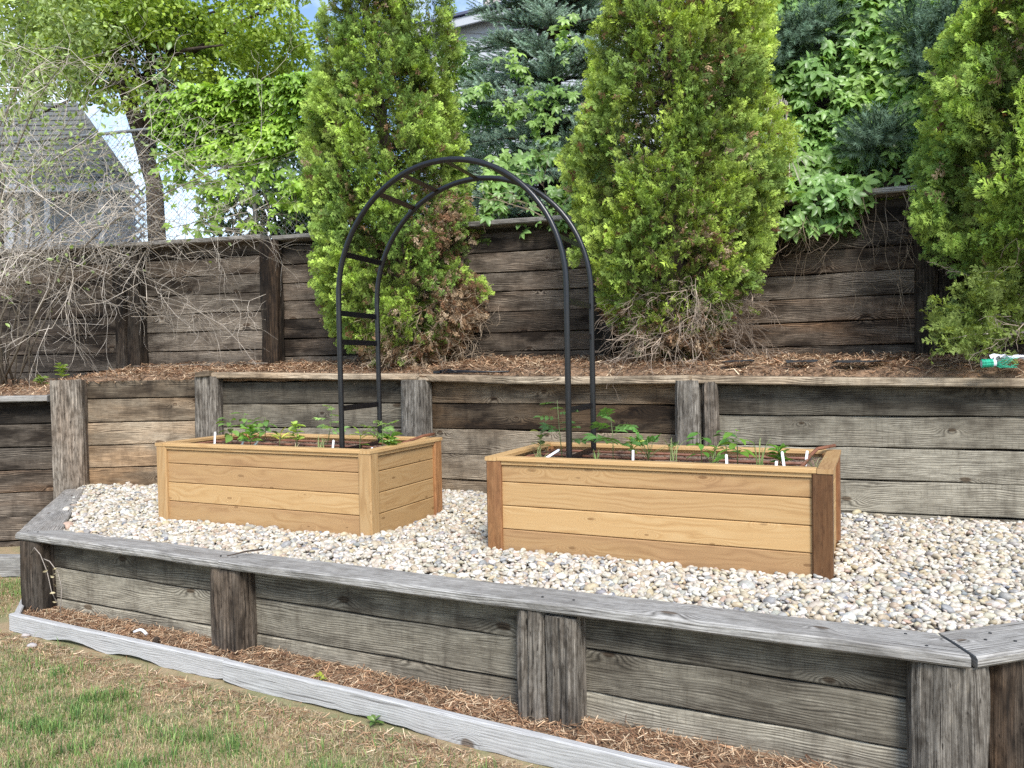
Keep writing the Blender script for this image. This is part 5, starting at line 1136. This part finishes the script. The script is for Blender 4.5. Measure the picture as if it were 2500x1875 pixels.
# ------------------------------------------------------------ houses behind
def clap_house():
    root = thing("house", "grey house gable with wide horizontal siding and dark roof edge, high behind the blue spruce", "house", (2.5, 18.5, 2.46))
    d = Vector((.985, .17, 0)); n = Vector((-.17, .985, 0)); o_ = Vector((-1.62, 17.2, 0)); base = 2.46; eave = 8.38; rise = .30; Wd = 9.0; mid = Wd / 2
    top = lambda s: eave + rise * (mid - abs(s - mid)); mb = MB(); z = base; e = .19
    while z < top(mid) - .02:
        z1 = z + e; s0 = 0. if z1 <= eave else (z1 - eave) / rise; s0b = 0. if z <= eave else (z - eave) / rise
        a, b = max(s0b, .0), Wd - max(s0b, .0); a1, b1 = min(max(s0, 0), mid), max(Wd - max(s0, 0), mid)
        mb.sweep([[o_ + d * a + Z3 * z - n * .022, o_ + d * a1 + Z3 * z1, o_ + d * a1 + Z3 * z1 + n * .05, o_ + d * a + Z3 * z + n * .05], [o_ + d * b + Z3 * z - n * .022, o_ + d * b1 + Z3 * z1, o_ + d * b1 + Z3 * z1 + n * .05, o_ + d * b + Z3 * z + n * .05]]); z = z1
    mb.build("gable_wall", M['siding'], root)
    mb = MB(); mb.box(o_ + Z3 * base + n * .06, d * Wd, n * 8, Z3 * (eave - base - .1), ch=.01); mb.build("house_body", M['siding'], root)
    for sg in (1, -1):
        A = o_ + d * (-.35 if sg > 0 else Wd + .35) + Z3 * (eave - rise * .35); B = o_ + d * mid + Z3 * top(mid); t = (B - A)
        mb = MB(); mb.box(A - n * .30 - Z3 * .20, t, n * .06, Z3 * .20, ch=.01); mb.build("barge_board", M['siding'], root)
        mb = MB(); mb.box(A - n * .36 + Z3 * .01, t, n * 9, Z3 * .07, ch=.01); mb.build("roof", M['roofing'], root)
    mb = MB(); c = o_ + d * 1.35 + n * 1.0 + Z3 * 8.6; mb.box(c, d * .36, n * .36, Z3 * 1.3, ch=.01); mb.box(c + Z3 * 1.3 - d * .04 - n * .04, d * .44, n * .44, Z3 * .08, ch=.01); mb.build("chimney", M['chimney'], root)
M['chimney'] = plain("pale_chimney", (.40, .36, .34), .8, nscale=8, namt=.2)
clap_house()
def shed():
    root = thing("outbuilding", "pale outbuilding with grey hipped roof and lattice panel seen through the bare shrub", "outbuilding", (-9.5, 16.5, -.56))
    P = lambda u, v, Y: at_y(u, v, Y)
    ev_r, ev_l = P(330, 446, 15.5), P(-260, 446, 15.5); rg_r, rg_l = P(190, 250, 18.), P(-200, 250, 18.)
    ev_l.z = ev_r.z; rg_l.z = rg_r.z; bk = Vector((-3.6, 5.2, 0)); mb = MB(); V = [ev_l, ev_r, rg_r, rg_l, ev_l + bk, ev_r + bk]
    me = bpy.data.meshes.new("roof"); thick = Vector((0, 0, -.12)); VV = [tuple(v) for v in V] + [tuple(v + thick) for v in V]
    me.from_pydata(VV, [], [(0, 1, 2, 3), (1, 5, 2), (5, 4, 3, 2), (4, 0, 3), (6, 7, 1, 0), (7, 11, 5, 1), (11, 10, 4, 5), (10, 6, 0, 4), (6, 10, 11, 7)]); me.materials.append(M['shingle']); o = bpy.data.objects.new("roof", me); COL.objects.link(o); o.parent = root; o.matrix_parent_inverse = Matrix.Translation(root.location).inverted()
    mb = MB()
    for k_ in range(16):                                              # courses of shingles
        t = k_ / 16; a, b = ev_l.lerp(rg_l, t), ev_r.lerp(rg_r, t) - Vector((.13, 0, 0)); up_ = (rg_r - ev_r).normalized(); nn = Vector((0, -.6, .8)); mb.box(a + nn * .005, b - a, Vector((0, .05, .035)) * 2.6, nn * .018, ch=.003)
    mb.build("shingle_courses", M['shingle'], root)
    zt = ev_r.z - .14; mb = MB(); mb.box(Vector((ev_l.x, 16.2, -.56)), Vector((ev_r.x - ev_l.x - .4, 0, 0)), Vector((0, .1, 0)), Z3 * (zt + .56), ch=.01); mb.build("wall", M['siding'], root)
    mb = MB(); mb.box(Vector((ev_l.x, 15.45, zt - .02)), Vector((ev_r.x - ev_l.x, 0, 0)), Vector((0, .06, 0)), Z3 * .16, ch=.01); mb.build("fascia", M['siding'], root)
    for u in (28, 72, 118, 250): p = P(u, 500, 15.7); mb = MB(); mb.box((p.x - .06, 15.64, -.5), Z3 * (zt + .5), (.12, 0, 0), (0, .12, 0), ch=.01); mb.build("porch_post", M['whitewall'], root)
    a, b = P(255, 500, 15.6), P(350, 500, 15.6); z0_, z1_ = P(300, 590, 15.6).z, P(300, 452, 15.6).z; mb = MB(); x0, x1 = a.x, b.x; k_ = x0 - (z1_ - z0_)
    mb.box((x0, 15.66, z0_ - .2), (x1 - x0, 0, 0), (0, .03, 0), Z3 * .2, ch=.005)
    while k_ < x1:
        for sg in (0, 1):
            xa, xb = max(k_, x0), min(k_ + (z1_ - z0_), x1); za, zb = z0_ + xa - k_, z0_ + xb - k_
            if sg: za, zb = z1_ - (za - z0_), z1_ - (zb - z0_)
            if xb - xa > .05: mb.tube([(xa, 15.62 + .02 * sg, za), (xb, 15.62 + .02 * sg, zb)], .022, 4, smooth=False)
        k_ += .17
    mb.build("lattice_panel", M['whitewall'], root)
shed()

# ------------------------------------------------------------ small things lying about
def bits():
    # black cable on the bleached cap
    p = lambda u, v, Y: at_y(u, v, Y); Zc = 1.036
    def cap_pt(x, y): return Vector((x, y, Zc + .012))
    t_ = thing("black_strap", "black strap lying on the bleached cap of the middle wall, seen through the arch", "strap", (-.4, 6.9, Zc)); mb = MB()
    for k_, (a, b, c) in enumerate((((-.66, 6.88), (-.42, 6.80), (-.02, 6.60)), ((-.66, 6.90), (-.45, 6.86), (-.22, 6.74)), ((-.66, 6.89), (-.55, 6.90), (-.47, 6.83)))):
        mb.tube([cap_pt(*a) + Z3 * .004 * k_, cap_pt(*b) + Z3 * (.012 * k_), cap_pt(*c)], .008, 6)
    sb_ = mb.build("strap_band", M['black_steel'], t_); mb = MB(); mb.box((-.69, 6.875, Zc + .004), (.06, -.015, 0), (.01, .03, 0), Z3 * .022, ch=.003); mb.build("buckle", M['black_steel'], sb_)
    rng = np.random.default_rng(91)
    for (x, y, r_, lab) in ((1.72, 5.92, .13, "small torn scrap of black landscape fabric nearest the double post of the middle wall"), (2.12, 5.75, .12, "flat scrap of black landscape fabric between the two other scraps"), (2.52, 5.62, .20, "largest scrap of black landscape fabric, raised above the needles near the low branch")):
        V, F = [(x, y, terr_z(x, y) + .055)], []
        for i in range(16): a = 6.283 * i / 16; rr = r_ * rng.uniform(.7, 1.15); V.append((x + math.cos(a) * rr, y + math.sin(a) * rr * .55, terr_z(x, y) + .042 + .02 * rng.uniform()))
        n1 = len(V); V += [(v[0], v[1], v[2] - .004) for v in V]
        for i in range(16): j = 1 + (i + 1) % 16; F += [(0, 1 + i, j), (n1, n1 + j, n1 + 1 + i), (1 + i, n1 + 1 + i, n1 + j, j)]
        me = bpy.data.meshes.new("fabric_scrap"); me.from_pydata(V, [], F); me.materials.append(M['fabric']); o = bpy.data.objects.new("fabric_scrap", me); COL.objects.link(o); tag(o, lab, "fabric scrap", "black fabric scraps on the terrace")
    # spool of green twine with clear film
    c = at_y(2412, 912, 5.02); cz = terr_z(c.x, c.y) + .035; t_ = thing("twine_spool", "spool of bright green twine lying on the terrace at the right edge", "twine", (c.x, c.y, cz)); mb = MB()
    ax = Vector((.9, -.25, .05)).normalized(); sd_ = ax.cross(Z3).normalized(); up_ = sd_.cross(ax)
    for k_ in range(12):
        q = Vector((c.x, c.y, cz)) + ax * (.0055 * k_ - .035); r_ = .024 + .002 * math.sin(k_ * 2.1); mb.tube([q + (sd_ * math.cos(a) + up_ * math.sin(a)) * r_ for a in np.linspace(0, 6.283, 17)], .0034, 6)
    mb.build("twine_coil", M['green_twine'], t_); mb = MB(); mb.tube([Vector((c.x, c.y, cz)) + ax * s for s in (-.038, .045)], .022, 14); mb.build("spool_core", M['film'], t_)
    mb = MB()
    for k_ in range(26):
        q = Vector((c.x + .05, c.y, cz - .015)); pts = [q]
        for j in range(5): q = q + Vector((rng.uniform(.01, .035), rng.normal() * .02, rng.normal() * .013)); q.z = max(q.z, cz - .03); pts.append(q)
        mb.tube(pts, .0014, 3)
    mb.build("loose_strands", M['green_twine'], t_)
    c2 = at_y(2470, 890, 5.1); rngf = np.random.default_rng(95); V, F = [], []; nx = 9
    for side_ in (0, 1):
        for i in range(nx):
            for j in range(nx): V.append((c2.x - .11 + .25 * i / (nx - 1), c2.y - .06 + .12 * j / (nx - 1), terr_z(c2.x, c2.y) + .075 + .05 * mnoise.noise(Vector((i * .6, j * .8, 3))) + .02 * mnoise.noise(Vector((i * 1.7, j * 1.7, 5))) - .003 * side_))
    for i in range(nx - 1):
        for j in range(nx - 1): a = i * nx + j; F += [(a, a + nx, a + nx + 1, a + 1), (nx * nx + a, nx * nx + a + 1, nx * nx + a + nx + 1, nx * nx + a + nx)]
    me = bpy.data.meshes.new("plastic_wrapper"); me.from_pydata(V, [], F); me.materials.append(M['film']); o = bpy.data.objects.new("plastic_wrapper", me); COL.objects.link(o); tag(o, "crumpled pale plastic wrapper behind the green twine spool", "wrapper")
    # white pipe scrap, pine cone, twig, block, plank, pebbles in the grass
    c = at_z(345, 1545, -.485); mb = MB(); mb.tube([c + Vector((-.045 + .02 * k_, .006 * math.sin(k_), .004 + .016 * math.sin(k_ * .62))) + Vector((0, -.004 * k_ * k_ * .4, 0)) for k_ in range(6)], .009, 8); o = mb.build("pipe_scrap", M['white_plastic']); tag(o, "curved scrap of white plastic pipe in the needle strip by the first bay", "pipe scrap")
    c = at_z(382, 1572, -.49); mb = MB()
    for k_ in range(9):
        for j in range(7): a = j * .9 + k_ * .5; r_ = .020 * math.sin(math.pi * (k_ + 1) / 10.5); q = c + Vector((0, 0, .004 + k_ * .0042)); e_ = q + Vector((math.cos(a) * r_, math.sin(a) * r_, .004)); mb.tube([q, e_], [.005, .0035], 4, smooth=False)
    o = mb.build("pine_cone", M['bark']); tag(o, "small brown pine cone in the needles of the first bay", "pine cone")
    q0, q1 = fp(1.93, .03, .045), fp(2.06, .19, .062); mb = MB(); mb.tube([q0, q0.lerp(q1, .5) + Z3 * .006, q1], [.003, .005, .006], 6); o = mb.build("fallen_twig", M['bark']); tag(o, "short brown twig lying across the cap joint above the second post", "twig")
    a = at_y(485, 912, 7.55); mb = MB(); mb.box((a.x, 7.45, 1.035), (.14, -.01, .01), (.02, .09, 0), Z3 * .05, (.8, .5, .2), ch=.005, wob=.01, seg=4); o = mb.build("wood_block", M['tan_timber']); tag(o, "rotten block of wood at the outer end of the bleached cap", "wood block")
    A, B = Vector((-4.12, 8.55, 1.055)), Vector((-2.55, 8.20, 1.06)); d = B - A; mb = MB(); mb.box(A, d, Vector((.009, .04, 0)), Z3 * .115, (1.3, .2, .05), ch=.005, seg=14, wob=.008); o = mb.build("garden_plank", M['dark_timber']); tag(o, "thin plank on edge in the litter at the foot of the tall wall", "plank")
    IV, IF = ico(2)
    for (u, v, s_, lab) in ((62, 1552, .022, "white stone in the grass closest to the corner of the lawn board"), (78, 1577, .026, "white flat stone in the grass before the lawn board's corner")):
        c = at_z(u, v, -.55); V = IV * np.array([1.2, .9, .7]) * s_ + np.array(c) * 1.0; V = V + np.array([[.006 * mnoise.noise(Vector(x * 40)) for _ in range(3)] for x in V]); o = raw("stone", V, IF, M['chimney'], None, smooth=True); tag(o, lab, "stone", "white stones in the grass")
    dvn = thing("dried_vine", "thin dried vine drooping down the dark corner post of the low wall", "dead vine", fp(.3, .0, -.1))
    for pts in ([(.16, .0, -.10), (.22, -.01, -.05), (.28, -.01, -.09), (.33, 0, -.20), (.37, 0, -.33), (.40, .02, -.42)], [(.30, 0, -.12), (.36, 0, -.13), (.41, .02, -.20), (.43, .03, -.30), (.42, .03, -.40), (.42, .02, -.47)]): mb = MB(); mb.tube([fp(*p_) for p_ in pts], .0028, 5); mb.build("stem", M['dead_wood'], dvn)
    T = np.array([tuple(fp(.30 + .13 * rng.uniform(), rng.uniform(-.02, .03), -.16 - .32 * rng.uniform())) for _ in range(16)]); V, F, C = scatter(LF[0], LF[1], frames(rng.normal(size=(16, 3)), rng), T, np.tile((.42, .36, .22), (16, 1)), None, rng.uniform(.02, .035, 16)); raw("leaves", V, F, M['dry'], C, dvn)
bits()
